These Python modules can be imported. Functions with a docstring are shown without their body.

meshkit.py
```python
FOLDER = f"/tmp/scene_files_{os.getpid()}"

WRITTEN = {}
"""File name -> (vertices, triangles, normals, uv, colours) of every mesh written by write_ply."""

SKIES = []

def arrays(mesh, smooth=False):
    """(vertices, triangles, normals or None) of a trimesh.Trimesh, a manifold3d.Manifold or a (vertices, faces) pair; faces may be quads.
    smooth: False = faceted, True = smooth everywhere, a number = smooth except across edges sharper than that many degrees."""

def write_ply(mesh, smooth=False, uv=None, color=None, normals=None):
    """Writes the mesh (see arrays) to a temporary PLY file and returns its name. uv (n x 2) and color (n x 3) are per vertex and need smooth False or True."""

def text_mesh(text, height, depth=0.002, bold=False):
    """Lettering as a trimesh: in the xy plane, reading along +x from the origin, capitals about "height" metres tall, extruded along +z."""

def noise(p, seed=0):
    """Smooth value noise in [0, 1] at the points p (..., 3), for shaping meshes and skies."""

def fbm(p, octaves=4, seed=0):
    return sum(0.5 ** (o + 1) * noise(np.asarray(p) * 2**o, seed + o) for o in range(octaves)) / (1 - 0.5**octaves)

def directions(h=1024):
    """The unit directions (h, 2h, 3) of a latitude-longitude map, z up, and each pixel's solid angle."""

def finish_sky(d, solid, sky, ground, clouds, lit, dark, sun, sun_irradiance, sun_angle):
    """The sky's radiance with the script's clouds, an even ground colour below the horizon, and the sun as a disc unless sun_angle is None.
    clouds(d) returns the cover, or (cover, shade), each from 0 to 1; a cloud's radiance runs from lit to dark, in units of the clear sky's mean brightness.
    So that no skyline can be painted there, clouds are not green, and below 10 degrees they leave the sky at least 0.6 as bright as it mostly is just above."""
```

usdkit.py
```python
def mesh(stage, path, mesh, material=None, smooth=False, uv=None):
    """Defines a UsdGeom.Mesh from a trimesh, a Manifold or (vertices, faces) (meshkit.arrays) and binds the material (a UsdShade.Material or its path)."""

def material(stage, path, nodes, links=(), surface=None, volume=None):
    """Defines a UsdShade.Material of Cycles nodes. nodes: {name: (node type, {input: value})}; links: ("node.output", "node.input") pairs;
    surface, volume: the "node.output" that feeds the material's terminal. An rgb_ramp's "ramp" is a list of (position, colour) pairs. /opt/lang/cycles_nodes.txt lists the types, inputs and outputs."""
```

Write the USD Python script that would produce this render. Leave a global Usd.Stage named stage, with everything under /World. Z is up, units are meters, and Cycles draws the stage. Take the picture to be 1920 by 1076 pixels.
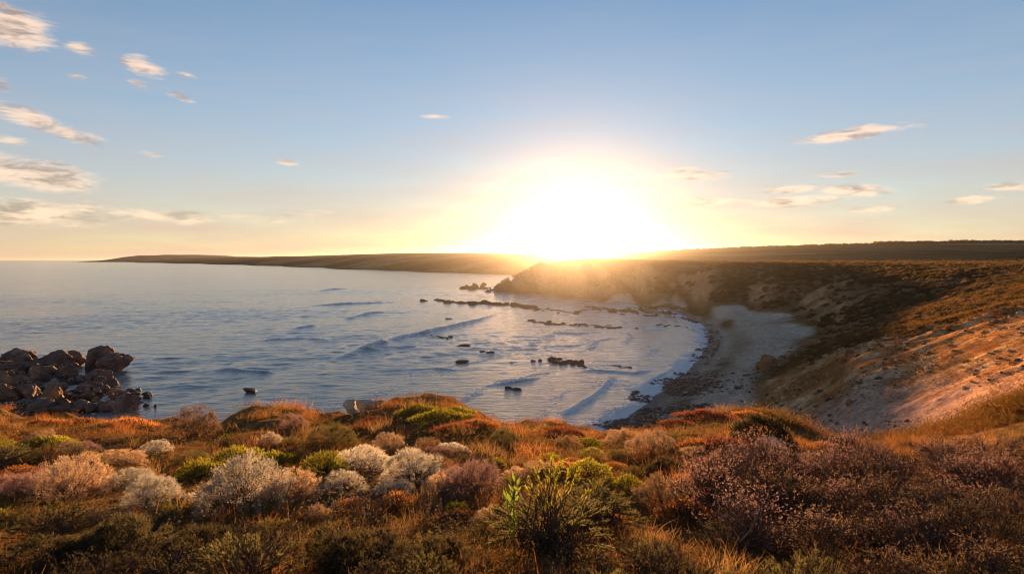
import math, random
import numpy as np, trimesh, usdkit, meshkit
from pxr import Usd, UsdGeom, UsdLux, UsdShade, Gf, Sdf, Vt
from scipy.interpolate import RBFInterpolator
from scipy.ndimage import zoom as nd_zoom, gaussian_filter, map_coordinates

stage = Usd.Stage.CreateInMemory()
UsdGeom.SetStageUpAxis(stage, 'Z'); UsdGeom.SetStageMetersPerUnit(stage, 1.0)
WORLD = UsdGeom.Xform.Define(stage, '/World'); stage.SetDefaultPrim(WORLD.GetPrim())
UsdGeom.Scope.Define(stage, '/World/Looks')

# ------------------------------------------------------------------ camera, sky, sun, exposure
ZC = 14.0                     # eye height above the sea
FPX = 1280.0                  # 24 mm lens on a 36 mm wide frame, in pixels of a 1920 wide picture
HOR = 487.0                   # pixel row of the sea horizon
EXPOSURE = 2.5
SUN_EL = math.radians(1.45)
SUN_AZ = math.atan((1085 - 960) / FPX)
SKY_STRENGTH = 0.06
SUN_INTENSITY = 1.25
SUN_COLOR = (1.0, 0.53, 0.22)

cam = UsdGeom.Camera.Define(stage, '/World/camera')
cam.CreateHorizontalApertureAttr(36.0); cam.CreateVerticalApertureAttr(36.0 * 573 / 1024)
cam.CreateFocalLengthAttr(24.0)
cam.CreateVerticalApertureOffsetAttr(-(538 - HOR) / 1920 * 36.0)
cam.CreateFStopAttr(3.2); cam.CreateFocusDistanceAttr(11.0)
cam.CreateClippingRangeAttr(Gf.Vec2f(0.05, 100000))
cam.CreateExposureAttr(EXPOSURE)
cam.AddTranslateOp().Set(Gf.Vec3d(0, 0, ZC)); cam.AddRotateXYZOp().Set(Gf.Vec3f(90, 0, 0))

SUN = np.array([math.sin(SUN_AZ) * math.cos(SUN_EL), math.cos(SUN_AZ) * math.cos(SUN_EL), math.sin(SUN_EL)])
sun = UsdLux.DistantLight.Define(stage, '/World/sun')
sun.CreateIntensityAttr(SUN_INTENSITY); sun.CreateAngleAttr(0.53); sun.CreateNormalizeAttr(True)
sun.CreateColorAttr(Gf.Vec3f(*SUN_COLOR))
_x = np.cross([0, 0, 1], SUN); _x /= np.linalg.norm(_x); _y = np.cross(SUN, _x)
sun.AddTransformOp().Set(Gf.Matrix4d(*_x, 0, *_y, 0, *SUN, 0, 0, 0, 0, 1))


def sky_material():
    """The clear evening sky with a few scattered clouds, laid out by compass direction and height."""
    n = {
        'sky': ('sky_texture', dict(sky_type='single_scattering', sun_disc=False, sun_elevation=SUN_EL, sun_rotation=SUN_AZ, altitude=0.0,
                                    air_density=0.74, aerosol_density=0.028, ozone_density=2.1)),
        'tc': ('texture_coordinate', {}), 'sep': ('separate_xyz', {}),
        'az': ('math', dict(math_type='arctan2')), 'hx2': ('math', dict(math_type='multiply')), 'hy2': ('math', dict(math_type='multiply')),
        'el': ('math', dict(math_type='arcsine')), 'ae': ('combine_xyz', dict(z=0.0)),
        'bg': ('background_shader', dict(strength=SKY_STRENGTH)),
    }
    l = [('tc.generated', 'sep.vector'), ('sep.x', 'az.value1'), ('sep.y', 'az.value2'), ('sep.z', 'el.value1'), ('az.value', 'ae.x'), ('el.value', 'ae.y')]
    # u, v, half width, half height (pixels of the photograph turned into angles), tilt in degrees, weight
    C = [(20, 48, 105, 46, -6, 1.0), (150, 93, 40, 16, -8, .75), (272, 125, 48, 20, -10, .9), (262, 160, 26, 10, -8, .6), (333, 179, 34, 9, -14, .7), (350, 143, 24, 9, -12, .45),
         (60, 225, 95, 22, -12, .9), (130, 250, 75, 18, -12, .75), (20, 262, 50, 12, -5, .6), (5, 160, 26, 14, 0, .6), (145, 143, 22, 8, 0, .5),
         (50, 325, 150, 36, -5, 1.1), (70, 400, 135, 30, -2, .95), (160, 395, 40, 22, 0, .6), (290, 405, 120, 18, -2, .7), (470, 408, 80, 12, -4, .5), (590, 402, 80, 10, 0, .4),
         (817, 219, 30, 6, 0, .7), (540, 304, 30, 9, -6, .6), (285, 290, 34, 8, 0, .4),
         (1590, 252, 115, 15, 4, .95), (1700, 240, 50, 9, 8, .55), (1510, 377, 100, 14, 2, 1.0), (1480, 354, 60, 12, 0, .75), (1605, 357, 80, 14, -2, .95), (1300, 330, 85, 13, 2, .7), (1280, 318, 40, 8, 0, .6),
         (1825, 376, 62, 9, 1, .85), (1890, 350, 60, 12, 0, .7), (1340, 378, 90, 10, 0, .7), (1580, 327, 60, 8, 0, .5), (1650, 392, 70, 9, 0, .55), (920, 405, 60, 8, 0, .35),
         # and on beyond the edges of the picture, in the same manner
         (-260, 120, 180, 60, -6, 1.0), (-420, 330, 220, 46, -3, 1.0), (-760, 220, 240, 50, -4, .9), (2260, 300, 180, 30, 3, .9), (2500, 160, 220, 46, 4, .8), (900, -260, 200, 50, 0, .7), (300, -180, 180, 50, -8, .8), (1700, -160, 180, 44, 5, .7)]
    prev = None
    for i, (u, v, a, b, tilt, w) in enumerate(C):
        a, b = a * 1.2, b * 1.15
        az, el = math.atan((u - 960) / FPX), math.atan((HOR - v) / FPX * math.cos(math.atan((u - 960) / FPX)))
        k = math.cos(az) ** 2
        sx, sy = FPX / a / k, FPX / b / math.cos(az)
        t = -math.radians(tilt)
        # point mapping: rotate(scale * p) + location; the tilt is small, so shear from scaling first is kept by tilting in scaled space
        n[f'm{i}'] = ('mapping', dict(mapping_type='point', scale=(sx, sy, 1), location=(-az * sx, -el * sy, 0)))
        # tilt: y' = y + tan(t) * x * (sy / sx)
        n[f's{i}'] = ('separate_xyz', {}); n[f't{i}'] = ('math', dict(math_type='multiply_add', value2=math.tan(t) * a / b)); n[f'c{i}'] = ('combine_xyz', dict(z=0.0))
        n[f'g{i}'] = ('gradient_texture', dict(gradient_type='spherical'))
        n[f'w{i}'] = ('math', dict(math_type='multiply', value2=w))
        l += [('ae.vector', f'm{i}.vector'), (f'm{i}.vector', f's{i}.vector'), (f's{i}.x', f't{i}.value1'), (f's{i}.y', f't{i}.value3'), (f's{i}.x', f'c{i}.x'), (f't{i}.value', f'c{i}.y'),
              (f'c{i}.vector', f'g{i}.vector'), (f'g{i}.fac', f'w{i}.value1')]
        if prev is None:
            prev = f'w{i}.value'
        else:
            n[f'x{i}'] = ('math', dict(math_type='maximum')); l += [(prev, f'x{i}.value1'), (f'w{i}.value', f'x{i}.value2')]; prev = f'x{i}.value'
    n.update({
        'nm': ('mapping', dict(mapping_type='point', scale=(20, 85, 1), rotation=(0, 0, 0.0))),
        'no': ('noise_texture', dict(scale=1.0, detail=9.0, roughness=0.66, distortion=0.5)),
        'add': ('math', dict(math_type='multiply_add', value2=1.7)), 'off': ('math', dict(math_type='subtract', value2=0.80)),
        'gate': ('map_range', dict(range_type='smoothstep', from_min=0.0, from_max=0.18, to_min=0.0, to_max=1.0, clamp=True)),
        'sm': ('map_range', dict(range_type='smoothstep', from_min=0.10, from_max=0.75, to_min=0.0, to_max=0.93, clamp=True)), 'cov': ('math', dict(math_type='multiply')),
        'nm2': ('mapping', dict(mapping_type='point', scale=(20, 85, 1), location=(0.3, -0.9, 0))),
        'no2': ('noise_texture', dict(scale=1.0, detail=5.0, roughness=0.6, distortion=0.35)),
        'sh': ('map_range', dict(range_type='smoothstep', from_min=0.42, from_max=0.66, to_min=0.0, to_max=0.9, clamp=True)),
        'cc': ('mix_color', dict(blend_type='mix', a=CLOUD_LIT, b=CLOUD_DARK, use_clamp=False)),
        'hz': ('mix_color', dict(blend_type='mix', fac=0.14, use_clamp=False)),
        'mix': ('mix_color', dict(blend_type='mix', use_clamp=False)),
        # a thin warm bank of vapour all along the horizon
        'lowm': ('mapping', dict(mapping_type='point', scale=(5, 40, 1))), 'lown': ('noise_texture', dict(scale=1.0, detail=4.0, roughness=0.55)),
        'lowe': ('map_range', dict(range_type='linear', from_min=0.0, from_max=0.42, to_min=0.84, to_max=0.0, clamp=True)), 'lown2': ('map_range', dict(from_min=0.3, from_max=0.7, to_min=0.75, to_max=1.15, clamp=True)),
        'lowf': ('math', dict(math_type='multiply')), 'vap': ('mix_color', dict(blend_type='mix', use_clamp=False)), 'vapc': ('mix_color', dict(blend_type='mix', a=VAPOUR, b=HIGH_VAPOUR, use_clamp=False)), 'vape': ('map_range', dict(range_type='smoothstep', from_min=0.0, from_max=0.22, to_min=0.0, to_max=1.0, clamp=True)),
    })
    l += [('ae.vector', 'nm.vector'), ('nm.vector', 'no.vector'), ('ae.vector', 'nm2.vector'), ('nm2.vector', 'no2.vector'),
          ('no.fac', 'add.value1'), (prev, 'add.value3'), ('add.value', 'off.value1'), ('off.value', 'sm.value'), (prev, 'gate.value'), ('gate.result', 'cov.value1'), ('sm.result', 'cov.value2'),
          ('no2.fac', 'sh.value'), ('sh.result', 'cc.fac'), ('cc.result', 'hz.a'), ('sky.color', 'hz.b'),
          ('ae.vector', 'lowm.vector'), ('lowm.vector', 'lown.vector'), ('el.value', 'lowe.value'), ('lown.fac', 'lown2.value'), ('lowe.result', 'lowf.value1'), ('lown2.result', 'lowf.value2'), ('lowf.value', 'vap.fac'), ('el.value', 'vape.value'), ('vape.result', 'vapc.fac'), ('vapc.result', 'vap.b'), ('sky.color', 'vap.a'),
          ('cov.value', 'mix.fac'), ('vap.result', 'mix.a'), ('hz.result', 'mix.b'), ('mix.result', 'bg.color')]
    return usdkit.material(stage, '/World/Looks/evening_sky', n, l, surface='bg.background')


VAPOUR = (2.2, 1.58, 1.22)
HIGH_VAPOUR = (1.62, 1.54, 1.62)
CLOUD_LIT = (3.4, 2.45, 1.75)
CLOUD_DARK = (1.15, 0.82, 0.66)
dome = UsdLux.DomeLight.Define(stage, '/World/sky')
UsdShade.MaterialBindingAPI.Apply(dome.GetPrim()).Bind(sky_material())
dome.GetPrim().SetCustomDataByKey('kind', 'structure')

# ------------------------------------------------------------------ helpers
rng = np.random.default_rng(7)
NAMES = {}


def numbered(name, parent='/World'):
    k = NAMES.get((parent, name), 0); NAMES[(parent, name)] = k + 1
    return f'{parent}/{name}' + (f'_{k:03d}' if k else '')


def data(prim, label=None, cat=None, group=None, kind=None):
    for k, v in (('label', label), ('category', cat), ('group', group), ('kind', kind)):
        if v: prim.SetCustomDataByKey(k, v)
    return prim


def ordinal(k):
    w = ('first', 'second', 'third', 'fourth', 'fifth', 'sixth', 'seventh', 'eighth', 'ninth', 'tenth', 'eleventh', 'twelfth')
    return w[k - 1] if k <= 12 else f"{k}{'th' if 10 < k % 100 < 20 else {1: 'st', 2: 'nd', 3: 'rd'}.get(k % 10, 'th')}"


def bind(prim, m):
    UsdShade.MaterialBindingAPI.Apply(prim).Bind(m)


def raw_mesh(path, v, f, m, normals=None, colors=None, floats=None):
    g = UsdGeom.Mesh.Define(stage, path)
    g.CreatePointsAttr(Vt.Vec3fArray.FromNumpy(np.ascontiguousarray(v, np.float32)))
    g.CreateFaceVertexCountsAttr(Vt.IntArray.FromNumpy(np.full(len(f), f.shape[1], np.int32)))
    g.CreateFaceVertexIndicesAttr(Vt.IntArray.FromNumpy(np.ascontiguousarray(f, np.int32).ravel()))
    g.CreateSubdivisionSchemeAttr('none')
    if normals is not None:
        g.CreateNormalsAttr(Vt.Vec3fArray.FromNumpy(np.ascontiguousarray(normals, np.float32))); g.SetNormalsInterpolation('vertex')
    api = UsdGeom.PrimvarsAPI(g)
    for k, c in (colors or {}).items():
        api.CreatePrimvar(k, Sdf.ValueTypeNames.Color3fArray, 'vertex').Set(Vt.Vec3fArray.FromNumpy(np.ascontiguousarray(c, np.float32)))
    for k, c in (floats or {}).items():
        api.CreatePrimvar(k, Sdf.ValueTypeNames.FloatArray, 'vertex').Set(Vt.FloatArray.FromNumpy(np.ascontiguousarray(c, np.float32)))
    bind(g.GetPrim(), m)
    return g.GetPrim()


def vertex_normals(v, f):
    n = np.zeros_like(v)
    fn = np.cross(v[f[:, 1]] - v[f[:, 0]], v[f[:, 2]] - v[f[:, 0]])
    for k in range(3): np.add.at(n, f[:, k], fn)
    return n / np.maximum(np.linalg.norm(n, axis=1, keepdims=True), 1e-20)


_TAB = np.random.default_rng(99).random((512, 512)).astype(np.float32)
def fbm2(x, y, sx, sy, octaves=4, seed=0):
    """Smooth fractal noise in the plane, about -0.5 to 0.5."""
    x, y = np.asarray(x, float) * sx, np.asarray(y, float) * sy
    out, amp = 0.0, 0.5
    for o in range(octaves):
        px, py = x * 2 ** o + seed * 37.17 + o * 11.3, y * 2 ** o + seed * 17.93 + o * 5.7
        fx, fy = np.floor(px), np.floor(py); i, j = fx.astype(np.int64) & 511, fy.astype(np.int64) & 511
        tx, ty = (px - fx).astype(np.float32), (py - fy).astype(np.float32); tx = tx * tx * (3 - 2 * tx); ty = ty * ty * (3 - 2 * ty)
        i1, j1 = (i + 1) & 511, (j + 1) & 511
        a = _TAB[i, j]; b = _TAB[i1, j]; c = _TAB[i, j1]; d = _TAB[i1, j1]
        a = a + (b - a) * tx; c = c + (d - c) * tx
        out = out + amp * (a + (c - a) * ty); amp *= 0.5
    return out / (1 - 0.5 ** octaves) - 0.5


def sstep(a, b, x):
    t = np.clip((x - a) / (b - a), 0, 1)
    return t * t * (3 - 2 * t)


def poly_dist(px, py, line):
    """Distance of points to a polyline in plan, and how far along it (0..1)."""
    best, along = np.full(np.shape(px), 1e9), np.zeros(np.shape(px))
    L = np.asarray(line, float); seg = np.linalg.norm(np.diff(L, axis=0), axis=1); cum = np.concatenate([[0], np.cumsum(seg)])
    for k in range(len(L) - 1):
        d = L[k + 1] - L[k]
        t = np.clip(((px - L[k, 0]) * d[0] + (py - L[k, 1]) * d[1]) / max(d @ d, 1e-9), 0, 1)
        dist = np.hypot(px - L[k, 0] - t * d[0], py - L[k, 1] - t * d[1])
        near = dist < best
        best = np.where(near, dist, best); along = np.where(near, (cum[k] + t * seg[k]) / cum[-1], along)
    return best, along


def spot(u, v, y):                # the point seen at pixel (u, v) that lies y metres ahead
    return np.array([(u - 960) / FPX * y, y, ZC - (v - HOR) / FPX * y])


def on_level(u, v, z=0.0):        # the point seen at pixel (u, v) at height z
    y = (ZC - z) * FPX / (v - HOR)
    return np.array([(u - 960) / FPX * y, y, z])

# ------------------------------------------------------------------ the lie of the land
CP = []
def cp(u, v, y): CP.append(spot(u, v, y))
def cz(u, y, z): CP.append(np.array([(u - 960) / FPX * y, y, z]))

EDGE = [(-420, 770, 27), (-150, 772, 26), (0, 774, 25), (130, 776, 25), (260, 779, 24), (330, 777, 22), (385, 788, 21), (410, 790, 20), (432, 770, 19.5), (470, 757, 19.5), (530, 752, 20), (590, 766, 20), (640, 769, 19),
        (690, 762, 18.5), (740, 746, 19), (800, 739, 20), (850, 746, 20), (900, 766, 20), (950, 788, 20), (990, 781, 21), (1050, 782, 21), (1100, 794, 21), (1140, 806, 21), (1180, 800, 22), (1250, 784, 23), (1310, 767, 25),
        (1380, 762, 26), (1440, 774, 26), (1500, 797, 25), (1560, 814, 23), (1650, 829, 21), (1740, 836, 19), (1830, 838, 18), (1920, 838, 18), (2100, 830, 18)]
for u, v, y in EDGE:
    cp(u, v, y)
    ze = ZC - (v - HOR) / FPX * y
    cz(u, y * 0.88, ze + 0.12 + 0.02 * y * 0.12)
    if u < 1130:
        cz(u, y + 1.6, ze - 1.0); cz(u, y + 4.5, ze - 4.5); cz(u, y + 9, -0.3); cz(u, y + 14, -1.6)
    elif u < 1560:
        cz(u, y + 2.2, ze - 1.2); cz(u, y + 6, ze - 3.6)
for y, z in ((0.5, 12.3), (1.2, 12.28), (2.5, 12.12), (4, 11.86), (6, 11.42), (8, 11.12), (11, 10.75), (14.5, 10.35)):
    for u in (-900, -420, 0, 250, 500, 750, 960, 1200, 1450, 1700, 1920, 2300, 2900):
        k = 0.0
        if y > 9 and u < 300: k = -0.12
        if y > 9 and 1100 < u < 1250: k = -0.15
        if 3 < y < 9 and 850 < u < 1200: k = 0.12
        cz(u, y, z + k)
for th in (60, 90, 120, 150, 180, -150, -120, -90, -62):
    for r in (0.6, 3, 10, 25, 60, 200, 900, 5000):
        a = math.radians(th)
        z = 12.3 if r < 200 else 14 + 8 * math.log(r / 200)
        if th == -62: z = 12.2 if r < 4 else 10.4 if r < 15 else 9.0 if r < 30 else -2.5
        if th == -90 and r > 30: z = 3.0 if r < 100 else -2.5
        CP.append(np.array([r * math.sin(a), r * math.cos(a), z]))

# beach and bay: the waterline in the photograph, with the sand behind it
SHORE_PX = [(1120, 824), (1150, 800), (1192, 770), (1232, 738), (1270, 708), (1298, 682), (1320, 655), (1330, 635), (1322, 615), (1300, 600), (1275, 590), (1240, 580), (1170, 570), (1100, 562), (1040, 556), (990, 551), (945, 547)]
SHORE = np.array([on_level(u, v)[:2] for u, v in SHORE_PX])
tang = np.gradient(SHORE, axis=0); tang /= np.linalg.norm(tang, axis=1, keepdims=True)
inland = np.stack([tang[:, 1], -tang[:, 0]], 1)
for p, nrm in zip(SHORE, inland):
    for off, z in ((0, 0), (-3, -0.22), (-9, -0.6), (-24, -1.5), (2.5, 0.25)):
        q = p + nrm * off; CP.append(np.array([q[0], q[1], z]))
for u, v, z in ((1420, 768, 1.9), (1300, 755, 1.0), (1350, 720, 1.2), (1420, 705, 1.9), (1380, 680, 1.2), (1440, 682, 2.0), (1490, 665, 2.4), (1420, 640, 1.6), (1535, 627, 2.7), (1440, 610, 2.0), (1380, 600, 1.6), (1450, 591, 2.4),
                (1330, 585, 1.5), (1250, 570, 1.1), (1200, 562, 1.1), (1240, 790, 0.8), (1330, 790, 1.5)):
    CP.append(on_level(u, v, z))
# the hillside on the right, spur by spur
for a in ((1440, 738, 60), (1500, 704, 58), (1560, 676, 56), (1620, 655, 54), (1720, 641, 50), (1850, 614, 46), (1920, 600, 44), (2100, 570, 40),
          (1500, 765, 50), (1560, 735, 49), (1600, 725, 45), (1700, 716, 42), (1800, 702, 38), (1900, 686, 35), (2050, 640, 33),
          (1450, 790, 47), (1520, 800, 43), (1580, 808, 40), (1650, 805, 36), (1720, 788, 34), (1800, 768, 31.5), (1880, 748, 29), (1960, 730, 28),
          (1700, 828, 25), (1760, 815, 25), (1800, 800, 26.5), (1820, 775, 28.5), (1870, 800, 24), (1920, 780, 24),
          (1540, 655, 76), (1600, 636, 74), (1650, 612, 76), (1700, 592, 78), (1760, 572, 80), (1850, 546, 82), (1920, 530, 84), (2100, 510, 84),
          (1590, 610, 98), (1650, 590, 99), (1720, 565, 101), (1800, 540, 103),
          (1560, 605, 111), (1620, 572, 114), (1700, 540, 117), (1780, 516, 119), (1900, 505, 123), (2100, 500, 124),
          (1500, 579, 146), (1530, 552, 150), (1580, 526, 153), (1660, 508, 157), (1800, 500, 164), (1950, 497, 168),
          (1400, 572, 176), (1408, 552, 180), (1430, 530, 184), (1465, 511, 188), (1540, 503, 196),
          (1300, 569, 196), (1303, 548, 200), (1320, 524, 203), (1340, 506, 207), (1380, 500, 216),
          (1200, 556, 229), (1203, 529, 233), (1208, 504, 237), (1218, 498, 246),
          (1100, 552, 247), (1100, 526, 251), (1102, 503, 256), (1105, 497, 264),
          (1010, 546, 284), (1011, 520, 288), (1014, 504, 293), (1030, 499, 304),
          (975, 546, 290), (973, 527, 295), (975, 513, 300), (985, 505, 306)):
    cp(*a)
for u, y in ((1050, 330), (1200, 300), (1350, 290), (1500, 280), (1700, 260), (1900, 240), (2200, 240)):
    cp(u, 495, y)
# land behind the bay's far headland, the long coast and the skyline
for u, v, y in ((1060, 492, 460), (1200, 490, 480), (1400, 489, 460), (1600, 488, 440), (1850, 487, 420), (1150, 486, 700), (1400, 480, 700), (1650, 474, 700), (1900, 470, 700)):
    cp(u, v, y)
COAST_PX = [(958, 514.6), (900, 512.6), (840, 510.6), (760, 507.8), (700, 505.4), (600, 501.2), (520, 498.4), (450, 496.2), (370, 494.3), (300, 492.8), (240, 491.4), (190, 490.2)]
SKYLINE = {958: 476, 900: 475, 840: 474.5, 760: 475, 700: 476, 600: 479, 520: 480.5, 450: 481, 370: 482, 300: 484, 240: 486, 190: 487.4}
for u, v in COAST_PX:
    p = on_level(u, v); y = p[1]
    cz(u, y * 0.94, -1.5); cz(u, y, 0.0); cz(u, y * 1.035, min(9.0, 3 + y * 0.006)); cz(u, y * 1.3, 14 + (HOR - (SKYLINE[u] + 4)) / FPX * y * 1.3); cp(u, SKYLINE[u], y * 1.75)
    cp(u, SKYLINE[u] + 4, y * 2.6)
for u, v in ((958, 476), (1020, 476), (1085, 477.5), (1150, 475.5), (1230, 472), (1300, 468), (1400, 463.5), (1500, 460), (1600, 457.5), (1700, 456), (1800, 455), (1900, 455), (2000, 456), (2200, 456)):
    cp(u, v, 1150 if u > 960 else 1120); cp(u, v + 6, 1900); cp(u, 486, 6000)
for u, v in ((235, 481.5), (260, 478.3), (310, 476.8), (370, 477.2), (430, 479), (480, 481.5)):
    cp(u, v, 5200)
# sea floor
for u in (-700, -300, 0, 200, 330, 500, 700):
    for y in (38, 55, 80, 120, 200, 320, 520):
        if u < 240 and 45 < y < 95: cz(u, y, 0.6 if y > 50 and u < 150 else -0.1)
        else: cz(u, y, -2.0)
for u, y in ((850, 45), (850, 70), (850, 110), (850, 170), (900, 240), (1000, 50), (1000, 75), (1000, 110), (1030, 150), (1030, 200), (1110, 80), (1120, 120), (1150, 150), (900, 420), (850, 500), (760, 640), (940, 400), (700, 800), (500, 1000), (300, 1500), (0, 2500), (-400, 1500), (-700, 3000), (60, 6000), (-300, 6000), (120, 3800)):
    cz(u, y, -1.6 if u > 880 else -2.6)
# the cove behind the far headland
for u, y, z in ((975, 345, 2.0), (968, 420, -1.0), (975, 520, -1.0), (972, 600, 0.0), (1000, 380, 8)):
    cz(u, y, z)

CP = np.array(CP)
KA = 4.2
def plan_to_q(x, y):
    return np.stack([np.arctan2(x, y) * KA, np.log(np.maximum(np.hypot(x, y), 1e-3))], -1)
_q = plan_to_q(CP[:, 0], CP[:, 1])
_wrap = np.abs(_q[:, 0]) > math.radians(100) * KA
_q2 = _q[_wrap] - np.sign(_q[_wrap][:, :1]) * np.array([[2 * math.pi * KA, 0]])
_qa, _za = np.vstack([_q, _q2]), np.concatenate([CP[:, 2], CP[_wrap][:, 2]])
_, _uni = np.unique(np.round(_qa, 3), axis=0, return_index=True)
LAND = RBFInterpolator(_qa[_uni], _za[_uni], kernel='linear', smoothing=0.002)

TH_F = np.linspace(-0.80, 0.80, 801)
TH = np.concatenate([np.linspace(-math.pi, -0.80, 46)[:-1], TH_F, np.linspace(0.80, math.pi, 46)[1:]])
LR = np.concatenate([np.linspace(math.log(0.5), math.log(8), 90)[:-1], np.linspace(math.log(8), math.log(330), 560)[:-1], np.linspace(math.log(330), math.log(9000), 170)])
# base heights on every fourth line, the rest by splines
def base_height(th, lr):
    t4 = np.linspace(-math.pi, math.pi, 1) if False else np.unique(np.concatenate([np.linspace(-math.pi, -0.85, 40), np.linspace(-0.85, 0.85, 260), np.linspace(0.85, math.pi, 40)]))
    r4 = np.linspace(math.log(0.5), math.log(9000), 300)
    A, B = np.meshgrid(t4, r4, indexing='ij')
    z = LAND(np.stack([A.ravel() * KA, B.ravel()], -1)).reshape(A.shape)
    from scipy.interpolate import RegularGridInterpolator
    return RegularGridInterpolator((t4, r4), z, bounds_error=False, fill_value=None)
BASE = base_height(TH, LR)
GA, GB = np.meshgrid(TH, LR, indexing='ij')
GX, GY, GR = np.sin(GA) * np.exp(GB), np.cos(GA) * np.exp(GB), np.exp(GB)
GZ = BASE(np.stack([GA, GB], -1))
GZ = gaussian_filter(GZ, 0.8)
SHORE_D, _ = poly_dist(GX, GY, SHORE)

def slope_of(z):
    dz_r = np.gradient(z, axis=1) / np.gradient(GR, axis=1)
    dz_t = np.gradient(z, axis=0) / (np.gradient(GA, axis=0) * GR)
    return np.hypot(dz_r, dz_t)
SL0 = gaussian_filter(slope_of(GZ), 3)
land = sstep(0.4, 3.0, GZ)
near = sstep(30, 18, GR)
mid = sstep(24, 34, GR) * sstep(420, 300, GR)
cliffy = sstep(0.10, 0.35, SL0) * mid * land
# rills run down towards the beach: across the near slopes sideways, along the far cliffs straight out
far_side = sstep(1250, 1380, 960 + FPX * GX / np.maximum(GY, 1)) 
rill_a = 1 - np.abs(2 * fbm2(GX - 0.35 * GY, GY + 0.35 * GX, 0.055, 0.20, 4, 3)) * 2
rill_b = 1 - np.abs(2 * fbm2(GX, GY, 0.13, 0.04, 4, 5)) * 2
rill = rill_a * far_side + rill_b * (1 - far_side)
spur0, _ = poly_dist(GX, GY, [spot(1450, 760, 55)[:2], spot(1560, 725, 48)[:2], spot(1680, 705, 42)[:2], spot(1740, 700, 40)[:2], spot(1900, 690, 36)[:2]])
smooth_spur = 1 - 0.45 * sstep(16, 7, spur0)
cliffy = cliffy * smooth_spur
GZ = GZ + cliffy * (rill - 0.5) * np.clip(GR / 60, 0.45, 3.0) * (0.50 * far_side + 1.3 * (1 - far_side))
GZ = GZ + cliffy * fbm2(GX, GY, 0.5, 0.5, 4, 11) * 0.35
GZ = GZ + land * mid * fbm2(GX, GY, 0.9, 0.9, 3, 12) * 0.25 * smooth_spur
GZ = GZ + sstep(420, 700, GR) * land * fbm2(GX, GY, 0.006, 0.006, 5, 13) * 3.5
GZ = GZ + land * sstep(45, 20, GR) * (fbm2(GX, GY, 0.45, 0.45, 4, 14) * 0.34 * sstep(3, 9, GR) + fbm2(GX, GY, 2.2, 2.2, 3, 15) * 0.10)
COVE = sstep(36, 42, GR) * sstep(130, 105, GR) * sstep(760, 700, 960 + FPX * GX / np.maximum(GY, 1))
GZ = GZ + COVE * (fbm2(GX, GY, 0.35, 0.35, 4, 16) * 1.7 - 0.1)
GZ = np.maximum(GZ, -3.0)
SL = gaussian_filter(slope_of(GZ), 1.2)
from scipy.interpolate import RegularGridInterpolator
_HI = RegularGridInterpolator((TH, LR), GZ, bounds_error=False, fill_value=None)
def ground(x, y):
    x, y = np.asarray(x, float), np.asarray(y, float)
    return _HI(np.stack([np.arctan2(x, y), np.log(np.maximum(np.hypot(x, y), 0.5))], -1))
def rim(u):
    """The crest of the cliff top against the sea in column u."""
    ys = np.linspace(12, 32, 600); zg = ground((u - 960) / FPX * ys, ys); k = int(np.argmin((ZC - zg) / ys))
    return np.array([(u - 960) / FPX * ys[k], ys[k], zg[k]])
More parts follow.
